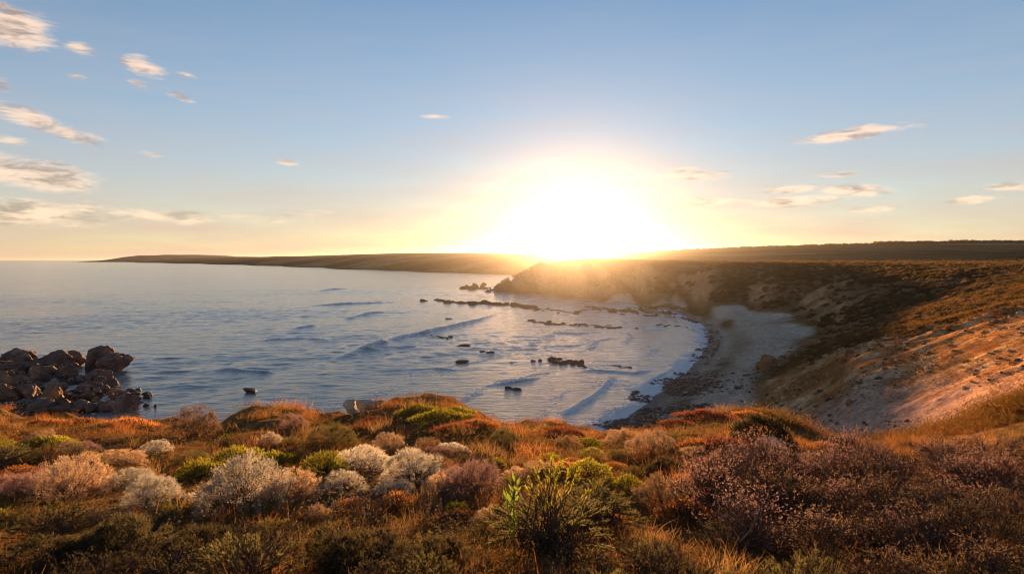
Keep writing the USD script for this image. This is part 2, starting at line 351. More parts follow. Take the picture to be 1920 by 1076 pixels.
def hit(u, v, start=1.6):
    """Where the sight line through pixel (u, v) first meets the land or the sea."""
    ys = np.exp(np.linspace(math.log(start), math.log(8000), 4000))
    zr = ZC - (v - HOR) / FPX * ys
    zg = np.maximum(ground((u - 960) / FPX * ys, ys), 0)
    k = int(np.argmax(zr <= zg))
    return np.array([(u - 960) / FPX * ys[k], ys[k], zg[k]])

# ---- what covers the land: plain colours of soil, sand, rock and low heath, with their own patchiness
def blend(c, new, w):
    return c * (1 - w[..., None]) + np.asarray(new) * w[..., None]
PU = 960 + FPX * GX / np.maximum(GY, 0.5)
n1, n2, n3 = fbm2(GX, GY, 0.11, 0.11, 5, 21), fbm2(GX, GY, 0.5, 0.5, 4, 22), fbm2(GX, GY, 1.7, 1.7, 4, 23)
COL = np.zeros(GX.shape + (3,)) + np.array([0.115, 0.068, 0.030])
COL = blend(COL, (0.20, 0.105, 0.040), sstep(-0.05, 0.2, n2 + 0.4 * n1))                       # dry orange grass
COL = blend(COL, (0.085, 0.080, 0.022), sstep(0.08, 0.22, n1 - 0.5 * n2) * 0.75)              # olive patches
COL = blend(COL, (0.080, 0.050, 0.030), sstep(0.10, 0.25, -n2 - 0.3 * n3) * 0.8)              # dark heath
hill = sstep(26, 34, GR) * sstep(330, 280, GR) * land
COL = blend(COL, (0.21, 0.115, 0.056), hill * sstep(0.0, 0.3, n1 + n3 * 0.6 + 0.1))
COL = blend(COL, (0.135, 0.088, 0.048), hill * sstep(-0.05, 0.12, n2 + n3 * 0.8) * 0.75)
# bare orange and pink soil on the near spur and in its gully
spur, _ = poly_dist(GX, GY, [spot(1450, 760, 55)[:2], spot(1560, 725, 48)[:2], spot(1680, 705, 42)[:2], spot(1740, 700, 40)[:2]])
bare = sstep(16, 8, spur + 14 * n2 + 7 * n1 + 6 * n3) * hill
COL = blend(COL, (0.44, 0.215, 0.085), bare)
COL = blend(COL, (0.28, 0.120, 0.046), bare * sstep(0.0, 0.22, n2 + 0.7 * n3))
COL = blend(COL, (0.52, 0.33, 0.18), bare * sstep(0.06, 0.25, -n2 + 0.8 * n3))
gul, _ = poly_dist(GX, GY, [spot(1560, 806, 41)[:2], spot(1650, 800, 36)[:2], spot(1740, 775, 33)[:2]])
COL = blend(COL, (0.58, 0.34, 0.235), sstep(6.5, 2.5, gul + 5 * n2) * hill)
mnd, _ = poly_dist(GX, GY, [spot(1770, 800, 26.5)[:2], spot(1840, 790, 27)[:2]])
COL = blend(COL, (0.48, 0.23, 0.06), sstep(3.2, 1.4, mnd + 2.4 * n2))
pale, _ = poly_dist(GX, GY, [spot(1560, 770, 46)[:2], spot(1660, 740, 41)[:2]])
COL = blend(COL, (0.33, 0.24, 0.165), sstep(4.2, 1.5, pale + 4 * n2) * hill * 0.4)
steep = sstep(0.40, 0.80, SL) * land
COL = blend(COL, (0.42, 0.22, 0.105), steep * sstep(28, 40, GR) * (1 - bare))
# sand and shingle
sand = sstep(3.0, 2.2, GZ + 2.0 * n1) * sstep(0.32, 0.18, SL0) * sstep(34, 44, GR) * sstep(420, 300, GR)
sandc = np.zeros_like(COL) + np.array([0.55, 0.43, 0.315])
sandc = blend(sandc, (0.52, 0.39, 0.28), sstep(0.0, 0.2, n1 + 0.6 * n2))
sandc = blend(sandc, (0.135, 0.085, 0.070), sstep(5, 1.5, SHORE_D + 10 * n2) * sstep(115, 85, GR) * 0.85)   # shingle and weed along the near tide line
sandc = blend(sandc, (0.30, 0.24, 0.195), sstep(0.5, 0.15, GZ) * 0.8)                                       # wet edge
COL = COL * (1 - sand[..., None]) + sandc * sand[..., None]
COL = blend(COL, (0.10, 0.075, 0.060), sstep(0.25, -0.1, GZ) * (1 - sand))
COL = blend(COL, (0.110, 0.062, 0.045), COVE)
COL = blend(COL, (0.050, 0.032, 0.026), COVE * sstep(0.5, 0.0, GZ + n2))
# far land
far = sstep(330, 480, GR) * land
farc = np.zeros_like(COL) + np.array([0.135, 0.085, 0.042])
band = fbm2(GX, GY, 0.0035, 0.010, 4, 31)
farc = blend(farc, (0.34, 0.22, 0.11), sstep(0.02, 0.16, band) * 0.8)
farc = blend(farc, (0.050, 0.045, 0.022), sstep(0.05, 0.18, fbm2(GX, GY, 0.008, 0.02, 4, 33)))
COL = COL * (1 - far[..., None]) + farc * far[..., None]
straw = sstep(190, 250, GR) * sstep(480, 330, GR) * sstep(9.5, 11, GZ) * sstep(-0.08, 0.1, fbm2(GX, GY, 0.02, 0.06, 4, 34))
COL = blend(COL, (0.33, 0.24, 0.13), straw * 0.8)
COL = np.clip(COL * (1 + 0.6 * n3[..., None]), 0.01, 0.9)

def soil_material():
    n = {'a': ('attribute', dict(attribute='albedo')), 'g': ('geometry', {}),
         'n1': ('noise_texture', dict(scale=3.0, detail=6.0, roughness=0.65)), 'n2': ('noise_texture', dict(scale=22.0, detail=5.0, roughness=0.7)),
         'r1': ('map_range', dict(from_min=0.3, from_max=0.7, to_min=0.55, to_max=1.45, clamp=True)), 'r2': ('map_range', dict(from_min=0.3, from_max=0.7, to_min=0.7, to_max=1.3, clamp=True)),
         'm': ('math', dict(math_type='multiply')), 'mc': ('mix_color', dict(blend_type='multiply', fac=1.0, use_clamp=False)), 'cc': ('combine_xyz', {}),
         'h': ('math', dict(math_type='add')), 'b': ('bump', dict(strength=0.7, distance=0.05)),
         'p': ('principled_bsdf', dict(roughness=1.0, specular_ior_level=0.0))}
    l = [('g.position', 'n1.vector'), ('g.position', 'n2.vector'), ('n1.fac', 'r1.value'), ('n2.fac', 'r2.value'), ('r1.result', 'm.value1'), ('r2.result', 'm.value2'),
         ('m.value', 'cc.x'), ('m.value', 'cc.y'), ('m.value', 'cc.z'), ('a.color', 'mc.a'), ('cc.vector', 'mc.b'), ('mc.result', 'p.base_color'),
         ('n1.fac', 'h.value1'), ('n2.fac', 'h.value2'), ('h.value', 'b.height'), ('b.normal', 'p.normal')]
    return usdkit.material(stage, '/World/Looks/soil_and_heath', n, l, surface='p.BSDF')
SOIL = soil_material()
nT, nR = GX.shape
V = np.stack([GX, GY, GZ], -1).reshape(-1, 3)
I = np.arange(nT * nR).reshape(nT, nR)
Q = np.stack([I[:-1, :-1], I[:-1, 1:], I[1:, 1:], I[1:, :-1]], -1).reshape(-1, 4)
Ft = np.vstack([Q[:, [0, 1, 2]], Q[:, [0, 2, 3]]])
NRM = vertex_normals(V, Ft)
if NRM[:, 2].mean() < 0: Q = Q[:, ::-1]; NRM = -NRM
# zones of the one sheet
qz = V[Q][:, :, 2]; qr = GR.reshape(-1)[Q].mean(1); qs = sand.reshape(-1)[Q].mean(1); qu = PU.reshape(-1)[Q].mean(1)
keep = qz.max(1) > -1.2
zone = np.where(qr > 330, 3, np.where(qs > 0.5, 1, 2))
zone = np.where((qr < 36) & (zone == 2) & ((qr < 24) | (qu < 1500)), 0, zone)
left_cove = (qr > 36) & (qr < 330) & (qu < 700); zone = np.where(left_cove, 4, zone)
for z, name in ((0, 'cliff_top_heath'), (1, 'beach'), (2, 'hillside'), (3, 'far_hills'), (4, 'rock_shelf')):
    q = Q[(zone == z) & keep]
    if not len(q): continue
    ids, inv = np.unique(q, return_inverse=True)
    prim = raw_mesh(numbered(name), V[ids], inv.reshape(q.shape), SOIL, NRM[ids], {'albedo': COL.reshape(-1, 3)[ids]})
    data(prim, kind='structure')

# ------------------------------------------------------------------ the sea
def px_line(*pts): return np.array([on_level(u, v)[:2] for u, v in pts])
BREAKERS = [  # line in the photograph, height, width, foam
    (px_line((640, 601), (690, 589), (735, 583)), 0.55, 2.2, 0.15), (px_line((590, 547), (625, 543), (665, 541)), 0.5, 3.0, 0.1), (px_line((545, 617), (575, 613), (600, 609)), 0.35, 1.8, 0.05),
    (px_line((560, 700), (655, 664), (700, 649), (745, 636), (790, 627), (850, 612), (900, 600), (950, 583)), 0.55, 1.9, 0.25),
    (px_line((985, 806), (1040, 786), (1080, 766), (1110, 748), (1136, 726), (1148, 708), (1140, 698)), 0.36, 1.2, 0.45),
    (px_line((1165, 655), (1180, 632), (1170, 620)), 0.20, 1.4, 0.1), (px_line((960, 640), (1010, 650), (1080, 648), (1140, 635)), 0.16, 1.2, 0.12),
    (px_line((330, 700), (430, 694), (540, 699)), 0.22, 1.6, 0.0), (px_line((700, 695), (800, 690), (880, 696)), 0.20, 1.3, 0.05), (px_line((1010, 622), (1080, 626), (1150, 622)), 0.22, 1.4, 0.3), (px_line((1060, 700), (1110, 694), (1190, 700), (1250, 690)), 0.22, 1.0, 0.4), (px_line((1180, 742), (1215, 715), (1262, 694), (1300, 664)), 0.22, 0.9, 0.6), (px_line((560, 575), (650, 570), (760, 566)), 0.45, 2.6, 0.1), (px_line((460, 640), (560, 634), (640, 640)), 0.35, 1.8, 0.1), (px_line((900, 725), (990, 712), (1030, 706)), 0.2, 1.0, 0.2)]
sTH = np.concatenate([np.linspace(-1.15, -0.70, 40)[:-1], np.linspace(-0.70, 0.36, 620), np.linspace(0.36, 0.60, 30)[1:]])
sLR = np.concatenate([np.linspace(math.log(24), math.log(340), 500)[:-1], np.linspace(math.log(340), math.log(2500), 90)[:-1], np.linspace(math.log(2500), math.log(30000), 14)])
A, B = np.meshgrid(sTH, sLR, indexing='ij'); R = np.exp(B); X, Y = np.sin(A) * R, np.cos(A) * R
fine = sstep(420, 200, R)
Z = 0.20 * fbm2(X, Y, 0.16, 0.38, 4, 41) * sstep(2500, 300, R) + 0.22 * fbm2(X + 0.3 * Y, Y - 0.3 * X, 0.40, 0.75, 3, 42) * fine
shoal, _ = poly_dist(X, Y, SHORE)
calm = sstep(0, 35, shoal) * 0.7 + 0.3
gust = 0.55 + 0.9 * sstep(-0.15, 0.15, fbm2(X, Y, 0.018, 0.03, 3, 48))
Z = Z * calm * gust
Z = Z + 0.13 * np.sin(2 * math.pi * (0.95 * X - 0.30 * Y) / 15 + 9 * fbm2(X, Y, 0.02, 0.02, 3, 49)) * sstep(-0.1, 0.12, fbm2(X, Y, 0.03, 0.015, 3, 50)) * sstep(150, 60, shoal) * sstep(3, 14, shoal)
FOAM = sstep(3.2, 0.6, shoal + 5 * fbm2(X, Y, 0.30, 0.30, 4, 43)) * 0.85
FOAM = np.maximum(FOAM, sstep(0.17, 0.30, fbm2(X, Y, 0.12, 0.5, 5, 44) + 0.12 * sstep(40, 10, shoal)) * sstep(75, 25, shoal) * 0.42)
for dist, wd, amt in ((9.0, 0.8, 0.75), (16.0, 0.9, 0.65), (26.0, 1.1, 0.5)):
    near_line = np.abs(shoal - dist + 9 * fbm2(X, Y, 0.05, 0.05, 3, 51 + int(dist)))
    FOAM = np.maximum(FOAM, amt * sstep(wd * 1.6, wd * 0.2, near_line + 1.6 * fbm2(X, Y, 0.6, 0.6, 3, 52)) * sstep(-0.10, 0.12, fbm2(X, Y, 0.06, 0.06, 3, 53 + int(dist))))
for line, hgt, wid, fm in BREAKERS:
    d, t = poly_dist(X, Y, line)
    ends = sstep(0.0, 0.32, t) * sstep(1.0, 0.68, t)
    wob = 1 + 1.2 * fbm2(X, Y, 0.12, 0.12, 3, 45)
    wid = wid * 0.38
    Z = Z + 0.9 * hgt * ends * np.clip(wob, 0.3, 2) * np.exp(-(d / wid / (1 + 0.8 * fbm2(X, Y, 0.2, 0.2, 2, 47))) ** 2)
    FOAM = np.maximum(FOAM, (fm * 0.9 + 0.45) * ends * sstep(1.8 * wid, 0.2 * wid, d + 2.2 * wid * fbm2(X, Y, 0.6, 0.6, 3, 46)))
depth = ground(X, Y)
SHAL = sstep(-1.6, -0.1, depth) * sstep(60, 10, shoal)
nA, nB = X.shape
SV = np.stack([X, Y, Z], -1).reshape(-1, 3)
I = np.arange(nA * nB).reshape(nA, nB)
SQ = np.stack([I[:-1, :-1], I[:-1, 1:], I[1:, 1:], I[1:, :-1]], -1).reshape(-1, 4)
dq = depth.reshape(-1)[SQ].min(1)
SQ = SQ[dq < 0.6]
SQ = SQ[:, ::-1]
SN = vertex_normals(SV, np.vstack([SQ[:, [0, 1, 2]], SQ[:, [0, 2, 3]]]))
if SN[:, 2].mean() < 0: SQ = SQ[:, ::-1]; SN = -SN

def water_material():
    n = {'g': ('geometry', {}), 'foam': ('attribute', dict(attribute='foam')), 'sh': ('attribute', dict(attribute='shallow')),
         'm1': ('mapping', dict(scale=(0.35, 0.9, 1.0), rotation=(0, 0, 0.25))), 'w1': ('noise_texture', dict(scale=1.0, detail=6.0, roughness=0.62, distortion=0.4)),
         'm2': ('mapping', dict(scale=(0.9, 2.6, 1.0), rotation=(0, 0, -0.2))), 'w2': ('noise_texture', dict(scale=1.0, detail=4.0, roughness=0.6)),
         'h': ('math', dict(math_type='multiply_add', value2=0.45)), 'b': ('bump', dict(strength=1.0, distance=WAVE_BUMP)),
         'fn': ('noise_texture', dict(scale=2.2, detail=7.0, roughness=0.72)), 'fr': ('map_range', dict(from_min=0.35, from_max=0.65, to_min=-0.55, to_max=0.55, clamp=True)),
         'fa': ('math', dict(math_type='add')), 'fs': ('map_range', dict(range_type='smoothstep', from_min=0.25, from_max=0.75, to_min=0.0, to_max=0.9, clamp=True)), 'fz': ('map_range', dict(range_type='smoothstep', from_min=0.01, from_max=0.15, to_min=0.0, to_max=1.0, clamp=True)), 'fm': ('math', dict(math_type='multiply')),
         'c': ('mix_color', dict(a=(0.095, 0.105, 0.110), b=(0.28, 0.24, 0.20))), 'c2': ('mix_color', dict(b=(0.72, 0.72, 0.74))),
         'ro': ('mix_float', dict(a=0.12, b=0.75)),
         'p': ('principled_bsdf', dict(ior=1.33, specular_ior_level=0.5))}
    l = [('g.position', 'm1.vector'), ('m1.vector', 'w1.vector'), ('g.position', 'm2.vector'), ('m2.vector', 'w2.vector'), ('w2.fac', 'h.value1'), ('w1.fac', 'h.value3'), ('h.value', 'b.height'), ('b.normal', 'p.normal'),
         ('g.position', 'fn.vector'), ('fn.fac', 'fr.value'), ('fr.result', 'fa.value1'), ('foam.fac', 'fa.value2'), ('fa.value', 'fs.value'), ('foam.fac', 'fz.value'), ('fs.result', 'fm.value1'), ('fz.result', 'fm.value2'),
         ('sh.fac', 'c.fac'), ('c.result', 'c2.a'), ('fm.value', 'c2.fac'), ('c2.result', 'p.base_color'), ('fm.value', 'ro.fac'), ('ro.result', 'p.roughness')]
    return usdkit.material(stage, '/World/Looks/sea_water', n, l, surface='p.BSDF')
WAVE_BUMP = 0.12
ids, inv = np.unique(SQ, return_inverse=True)
data(raw_mesh(numbered('sea'), SV[ids], inv.reshape(SQ.shape), water_material(), SN[ids], None, {'foam': FOAM.reshape(-1)[ids], 'shallow': SHAL.reshape(-1)[ids]}), kind='structure')

# ------------------------------------------------------------------ rocks
def rock_material(name, c1, c2, c3, scale=1.0, rough=0.9):
    n = {'g': ('geometry', {}), 'oi': ('object_info', {}), 'n1': ('noise_texture', dict(scale=0.9 * scale, detail=8.0, roughness=0.68, distortion=0.4)), 'n2': ('noise_texture', dict(scale=9.0 * scale, detail=5.0, roughness=0.7)),
         'v': ('voronoi_texture', dict(scale=2.2 * scale, feature='distance_to_edge')), 'cr': ('map_range', dict(from_min=0.0, from_max=0.05, to_min=0.0, to_max=1.0, clamp=True)),
         'r': ('rgb_ramp', dict(ramp=[(0.28, c1), (0.5, c2), (0.70, c3)])), 'k': ('map_range', dict(from_min=0.3, from_max=0.7, to_min=0.65, to_max=1.3, clamp=True)), 'kr': ('map_range', dict(to_min=0.75, to_max=1.25)), 'km': ('math', dict(math_type='multiply')),
         'cc': ('combine_xyz', {}), 'mc': ('mix_color', dict(blend_type='multiply', fac=1.0, use_clamp=False)),
         'h1': ('math', dict(math_type='multiply_add', value2=0.5)), 'h': ('math', dict(math_type='multiply_add', value2=0.25)), 'b': ('bump', dict(strength=0.8, distance=0.12 / scale)), 'p': ('principled_bsdf', dict(roughness=rough, specular_ior_level=0.3))}
    l = [('g.position', 'n1.vector'), ('g.position', 'n2.vector'), ('g.position', 'v.vector'), ('v.distance', 'cr.value'), ('n1.fac', 'r.fac'), ('n2.fac', 'k.value'), ('oi.random', 'kr.value'), ('k.result', 'km.value1'), ('kr.result', 'km.value2'),
         ('km.value', 'cc.x'), ('km.value', 'cc.y'), ('km.value', 'cc.z'), ('r.color', 'mc.a'), ('cc.vector', 'mc.b'), ('mc.result', 'p.base_color'),
         ('n2.fac', 'h1.value1'), ('n1.fac', 'h1.value3'), ('cr.result', 'h.value1'), ('h1.value', 'h.value3'), ('h.value', 'b.height'), ('b.normal', 'p.normal')]
    return usdkit.material(stage, f'/World/Looks/{name}', n, l, surface='p.BSDF')
GRANITE = rock_material('granite', (0.060, 0.036, 0.028), (0.155, 0.088, 0.064), (0.31, 0.19, 0.135))
RUSTY = rock_material('rusty_rock', (0.09, 0.048, 0.030), (0.22, 0.115, 0.06), (0.36, 0.19, 0.09))
REEF = rock_material('weedy_reef', (0.022, 0.016, 0.013), (0.050, 0.033, 0.025), (0.085, 0.055, 0.040), 1.5, 0.7)
LIMESTONE = rock_material('pale_limestone', (0.34, 0.22, 0.13), (0.52, 0.37, 0.23), (0.62, 0.48, 0.33), 3.0)

def rock_shape(seed, sx, sy, sz, cuts=13, rough=0.30, sub=3):
    r = np.random.default_rng(seed)
    m = trimesh.creation.icosphere(sub); v = m.vertices.copy()
    for _ in range(cuts):
        nrm = r.normal(size=3); nrm /= np.linalg.norm(nrm); d = r.uniform(0.42, 0.80)
        over = np.maximum(v @ nrm - d, 0); v -= over[:, None] * nrm * 0.92
    v = v / np.abs(v).max(0)
    n = meshkit.fbm(v * 1.6 + seed * 3.1, 4, seed % 50) - 0.5
    n3 = meshkit.fbm(v * 5.5 + seed, 3, seed % 23) - 0.5
    n2 = np.abs(meshkit.fbm(v * 3.2 + seed * 1.7, 3, seed % 31) - 0.5)
    v = v * (1 + rough * n - 0.5 * rough * n2 + 0.45 * rough * n3)[:, None]
    v = v * np.array([sx, sy, sz]) / 2
    return v, np.array(m.faces)

def rock(name, seed, at, size, mat, label, cat='rock', group=None, sink=0.28, yaw=None, cuts=13, rough=0.30, sub=3):
    r = np.random.default_rng(seed + 999)
    v, f = rock_shape(seed, *size, cuts=cuts, rough=rough, sub=sub)
    a = r.uniform(-0.5, 0.5) if yaw is None else yaw
    c, s = math.cos(a), math.sin(a)
    v = v @ np.array([[c, s, 0], [-s, c, 0], [0, 0, 1]])
    v[:, 2] += size[2] * (0.5 - sink)
    v = v + np.asarray(at)
    p = raw_mesh(numbered(name), v, f, mat)
    return data(p, label, cat, group)

def px_rock(u0, u1, vt, vb, mat, label, seed, name='boulder', group=None, deep=0.8, z=0.25, **kw):
    """A rock that spans pixels u0..u1 and rows vt..vb of the photograph, standing at height z."""
    p = on_level((u0 + u1) / 2, vb, z); y = p[1] * (1 + 0.4 * deep * (u1 - u0) / FPX)
    w = (u1 - u0) / FPX * y; h = (vb - vt) / FPX * y
    x = ((u0 + u1) / 2 - 960) / FPX * y
    sink = 0.30
    return rock(name, seed, (x, y, z), (w * 1.06, w * deep, h / (1 - sink) * 0.96), mat, label, 'rock', group, sink=sink, **kw)

BOULDERS = [
    (2, 62, 645, 676, 'flat-topped grey boulder at the far left of the cove, highest beside the sea', 0.9, {}), (-24, 60, 668, 702, 'dark broad boulder just below the flat-topped one at the left edge', 0.8, {}),
    (78, 142, 655, 688, 'long sloping pinkish slab between the flat-topped and the big double boulder', 0.9, {}), (158, 205, 644, 692, 'dark left half of the big double boulder at the water', 1.1, {}),
    (190, 247, 649, 695, 'rounded right half of the big double boulder, nearest the open sea', 1.0, {}), (108, 142, 678, 706, 'squarish pale boulder in the middle of the cove', 0.9, {}),
    (60, 84, 676, 712, 'narrow upright brown boulder left of the squarish pale one', 0.9, {}), (82, 113, 714, 755, 'tall upright pinkish boulder with a bright right edge', 0.9, {}),
    (36, 82, 713, 752, 'rounded brown boulder left of the tall upright pinkish one', 0.9, {}), (132, 180, 750, 769, 'low flat slab at the foot of the rock pile', 0.7, {}),
    (179, 219, 749, 769, 'second flat slab, right of the first at the foot of the rock pile', 0.7, {}), (218, 256, 732, 769, 'dark boulder at the right end of the rock pile by the water', 0.8, {}),
    (-6, 33, 718, 756, 'reddish boulder at the left edge, lower half of the rock pile', 0.9, {}), (-10, 16, 683, 722, 'orange lichen-coloured boulder cut by the left edge', 0.9, {}),
    (90, 136, 754, 775, 'dark slab half hidden by the grassy edge', 0.8, {}), (40, 98, 750, 776, 'broad dark slab just above the orange grass', 0.8, {})]
for i, (u0, u1, vt, vb, lab, deep, kw) in enumerate(BOULDERS):
    px_rock(u0 - 3, u1 + 3, vb - (vb - vt) * 0.88, vb, RUSTY if i in (7, 12, 13) else GRANITE, lab, 100 + i, deep=deep, sub=4, rough=0.45, cuts=16, **kw)
r = np.random.default_rng(31); cove = []
for k in range(190):
    u, v = r.uniform(-20, 255), r.uniform(672, 774)
    if u > 150 and v < 706: continue
    if u > 215 and v < 728: continue
    w = r.uniform(9, 24) if k % 4 else r.uniform(24, 42)
    h = w * r.uniform(0.32, 0.6)
    cove.append((u, v, w, h, k))
for b, (lo, hi, where) in enumerate(((0, 716, 'top of the cove pile'), (716, 736, 'middle band of the cove pile'), (736, 756, 'lower band of the cove pile'), (756, 900, 'foot of the cove pile'))):
    for o, (u, v, w, h, k) in enumerate(sorted(c for c in cove if lo <= c[1] < hi)):
        px_rock(u - w / 2, u + w / 2, v - h, v, (GRANITE, GRANITE, RUSTY)[k % 3], f'small tumbled rock, {ordinal(o + 1)} from the left in the {where}', 300 + k, 'cove_rock', 'small tumbled rocks in the cove', z=0.3)
for k, (u0, u1, vt, vb) in enumerate([(252, 268, 728, 738), (266, 288, 734, 744), (270, 284, 740, 747), (266, 281, 756, 762), (246, 262, 746, 756), (288, 296, 758, 763)]):
    px_rock(u0, u1, vt, vb, REEF, f'dark rock in the water beside the cove, {ordinal(k + 1)} of six from the boulders', 420 + k, 'wave_washed_rock', 'dark rocks in the water beside the cove', z=0.0)
px_rock(452, 492, 728, 737, REEF, 'single low dark rock awash left of centre, near the grassy edge', 431, 'wave_washed_rock', z=-0.02, deep=0.4)

REEFS = [  # pixel line, number of rocks, width range, height range, what and where, group
    ([(818, 564), (860, 569), (900, 570), (950, 572), (1008, 578)], 64, (6, 20), (3, 9), 'dark rock', 'the long reef off the headland', 'reef rocks in the line off the headland'),
    ([(862, 541), (900, 541), (946, 546)], 30, (5, 16), (3, 9), 'rusty rock', 'the spit off the headland tip', 'rocks of the spit at the headland tip'),
    ([(985, 579), (1040, 584), (1085, 588)], 20, (5, 15), (2, 5), 'thin dark rock', 'the short reef behind the middle one', 'reef rocks of the short line'),
    ([(995, 604), (1060, 609), (1120, 612), (1166, 616)], 34, (6, 17), (2, 6), 'thin dark rock', 'the straight reef across the mid bay', 'reef rocks of the middle line'),
    ([(1032, 678), (1060, 680), (1098, 685)], 34, (5, 15), (4, 11), 'dark rock', 'the cluster in mid bay', 'rocks of the cluster in the bay'),
    ([(805, 630), (850, 635)], 9, (5, 12), (2, 4), 'thin dark rock', 'the row beside the breaking wave', 'rocks beside the breaking wave'),
    ([(1144, 686), (1185, 691)], 9, (5, 12), (2, 4), 'thin dark rock', 'the row pointing at the beach', 'rocks pointing at the beach'),
    ([(1095, 577), (1150, 582), (1200, 584), (1268, 590)], 56, (5, 18), (3, 8), 'dark rock', 'the tidal shelf by the far beach', 'rocks of the tidal shelf'),
    ([(1205, 577), (1245, 575), (1290, 583)], 26, (7, 20), (3, 9), 'reddish rock', 'the heap below the far cliff', 'rocks at the foot of the far cliff'),
    ([(1230, 608), (1262, 612), (1300, 616)], 9, (5, 12), (2, 4), 'small dark rock', 'the shallows by the foam', 'rocks in the shallows'),
    ([(1278, 596), (1310, 606)], 18, (4, 9), (3, 5), 'dark stone', 'the far corner of the beach', 'stones at the far corner of the beach')]
for a, (line, cnt, wr, hr, what, lab, grp) in enumerate(REEFS):
    L = np.array(line, float); seg = np.linalg.norm(np.diff(L, axis=0), axis=1); cum = np.concatenate([[0], np.cumsum(seg)]) / seg.sum()
    r = np.random.default_rng(500 + a); todo = []
    for k in range(cnt):
        t = (k + r.uniform(0, 1)) / cnt
        u, v = np.interp(t, cum, L[:, 0]), np.interp(t, cum, L[:, 1]) + r.normal() * (3.0 if 'cluster' in lab or 'shelf' in lab else 1.3)
        w = r.uniform(*wr) * r.choice([0.6, 1, 1.3]); h = r.uniform(*hr) * r.choice([0.4, 0.55, 0.75])
        zz = max(-0.03, float(ground(*on_level(u, v)[:2])) - 0.05)
        todo.append((u, v, w, h, zz, k))
    for o, (u, v, w, h, zz, k) in enumerate(sorted(todo)):
        px_rock(u - w / 2, u + w / 2, v - h, v, RUSTY if a in (1, 8) else REEF, f'{what}, {ordinal(o + 1)} from the left in {lab}', 600 + a * 60 + k, 'reef_rock', grp, deep=0.6, z=zz, cuts=6, rough=0.45)
for k, (u0, u1, vt, vb, lab) in enumerate([(787, 803, 557, 565, 'lone dark rock at the seaward end of the long reef line'), (856, 882, 643, 650, 'upper dark rock of three in the middle of the water'), (898, 912, 655, 661, 'smaller left rock of the low pair in the middle of the water'), (910, 928, 655, 663, 'larger right rock of the low pair in the middle of the water'),
                                           (854, 884, 673, 680, 'flat dark rock standing alone below the breaking wave'), (944, 960, 720, 729, 'left half of the dark rock nearest the grassy mound in the bay'), (957, 978, 722, 732, 'right half of the dark rock nearest the grassy mound in the bay'),
                                           (995, 1004, 671, 678, 'small round dark rock left of the cluster in the bay'), (1007, 1017, 670, 678, 'second small dark rock left of the cluster in the bay'), (955, 962, 678, 681, 'tiny dark rock far left of the cluster in the bay'), (1190, 1197, 612, 616, 'tiny dark rock between the middle line and the shallows'), (835, 848, 594, 598, 'small dark rock behind the breaking wave')]):
    px_rock(u0, u1, vb - (vb - vt) * 0.6, vb, REEF, lab, 1400 + k, 'sea_rock', deep=0.6, z=-0.03, cuts=6, rough=0.4)
for k, (u0, u1, vt, vb, lab) in enumerate([(1424, 1458, 664, 697, 'brown rock stack standing on the sand at the foot of the near slope'), (1454, 1492, 674, 698, 'low brown rock behind the stack at the foot of the near slope'), (1482, 1530, 650, 686, 'broad brown outcrop where the sand meets the hillside'), (1506, 1548, 632, 664, 'upper brown outcrop at the back of the beach')]):
    px_rock(u0, u1, vt, vb, RUSTY, lab, 1500 + k, 'outcrop', z=2.0, deep=0.9, sub=4, rough=0.4)
for k, (u0, u1, vt, vb, lab) in enumerate([(938, 962, 516, 545, 'tall craggy rock at the very tip of the headland'), (955, 985, 508, 540, 'upper craggy rock above the headland tip'), (926, 946, 530, 546, 'low craggy rock on the seaward side of the headland tip'), (884, 897, 530, 537, 'far rock peeping behind the spit'), (900, 914, 529, 536, 'second far rock peeping behind the spit')]):
    px_rock(u0, u1, vt, vb, RUSTY, lab, 1550 + k, 'headland_rock', z=0.3, deep=0.9, rough=0.5)
# the pale boulder on the rim of the mound
p = rim(690); y = p[1]
rock('boulder', 77, (p[0], y - 0.15, p[2] + 0.05), (0.95, 0.5, 0.40), LIMESTONE, 'pale weathered boulder lying on the left shoulder of the mossy mound', 'rock', sink=0.22, yaw=0.1, sub=4, rough=0.35)
p = rim(662)
rock('boulder', 78, (p[0], p[1] - 0.15, p[2] + 0.03), (0.42, 0.40, 0.52), LIMESTONE, 'small upright end piece of the pale boulder on the mound', 'rock', sink=0.22, yaw=0.4, sub=3, rough=0.35)

# pebbles and weed along the tide line: beyond counting
def instancer(name, protos, at, yaw, scale, kind='stuff', label=None, cat=None, idx=None, tilt=0.0, seed=0):
    path = numbered(name)
    pi = UsdGeom.PointInstancer.Define(stage, path)
    r = np.random.default_rng(seed)
    pi.CreatePrototypesRel().SetTargets([Sdf.Path(p) for p in protos(path)])
    N = len(at)
    np_ = len(pi.GetPrototypesRel().GetTargets())
    pi.CreateProtoIndicesAttr(Vt.IntArray.FromNumpy((r.integers(0, np_, N) if idx is None else np.asarray(idx)).astype(np.int32)))
    pi.CreatePositionsAttr(Vt.Vec3fArray.FromNumpy(np.asarray(at, np.float32)))
    q = [Gf.Quath(float(math.cos(a / 2) * 1.0), float(tx), float(ty), float(math.sin(a / 2))) for a, tx, ty in zip(yaw, r.normal(size=N) * tilt, r.normal(size=N) * tilt)]
    pi.CreateOrientationsAttr(Vt.QuathArray([x.GetNormalized() for x in q]))
    s = np.asarray(scale, np.float32); s = np.repeat(s[:, None], 3, 1) if s.ndim == 1 else s
    pi.CreateScalesAttr(Vt.Vec3fArray.FromNumpy(np.ascontiguousarray(s, np.float32)))
    data(pi.GetPrim(), label, cat, None, kind)
    return pi
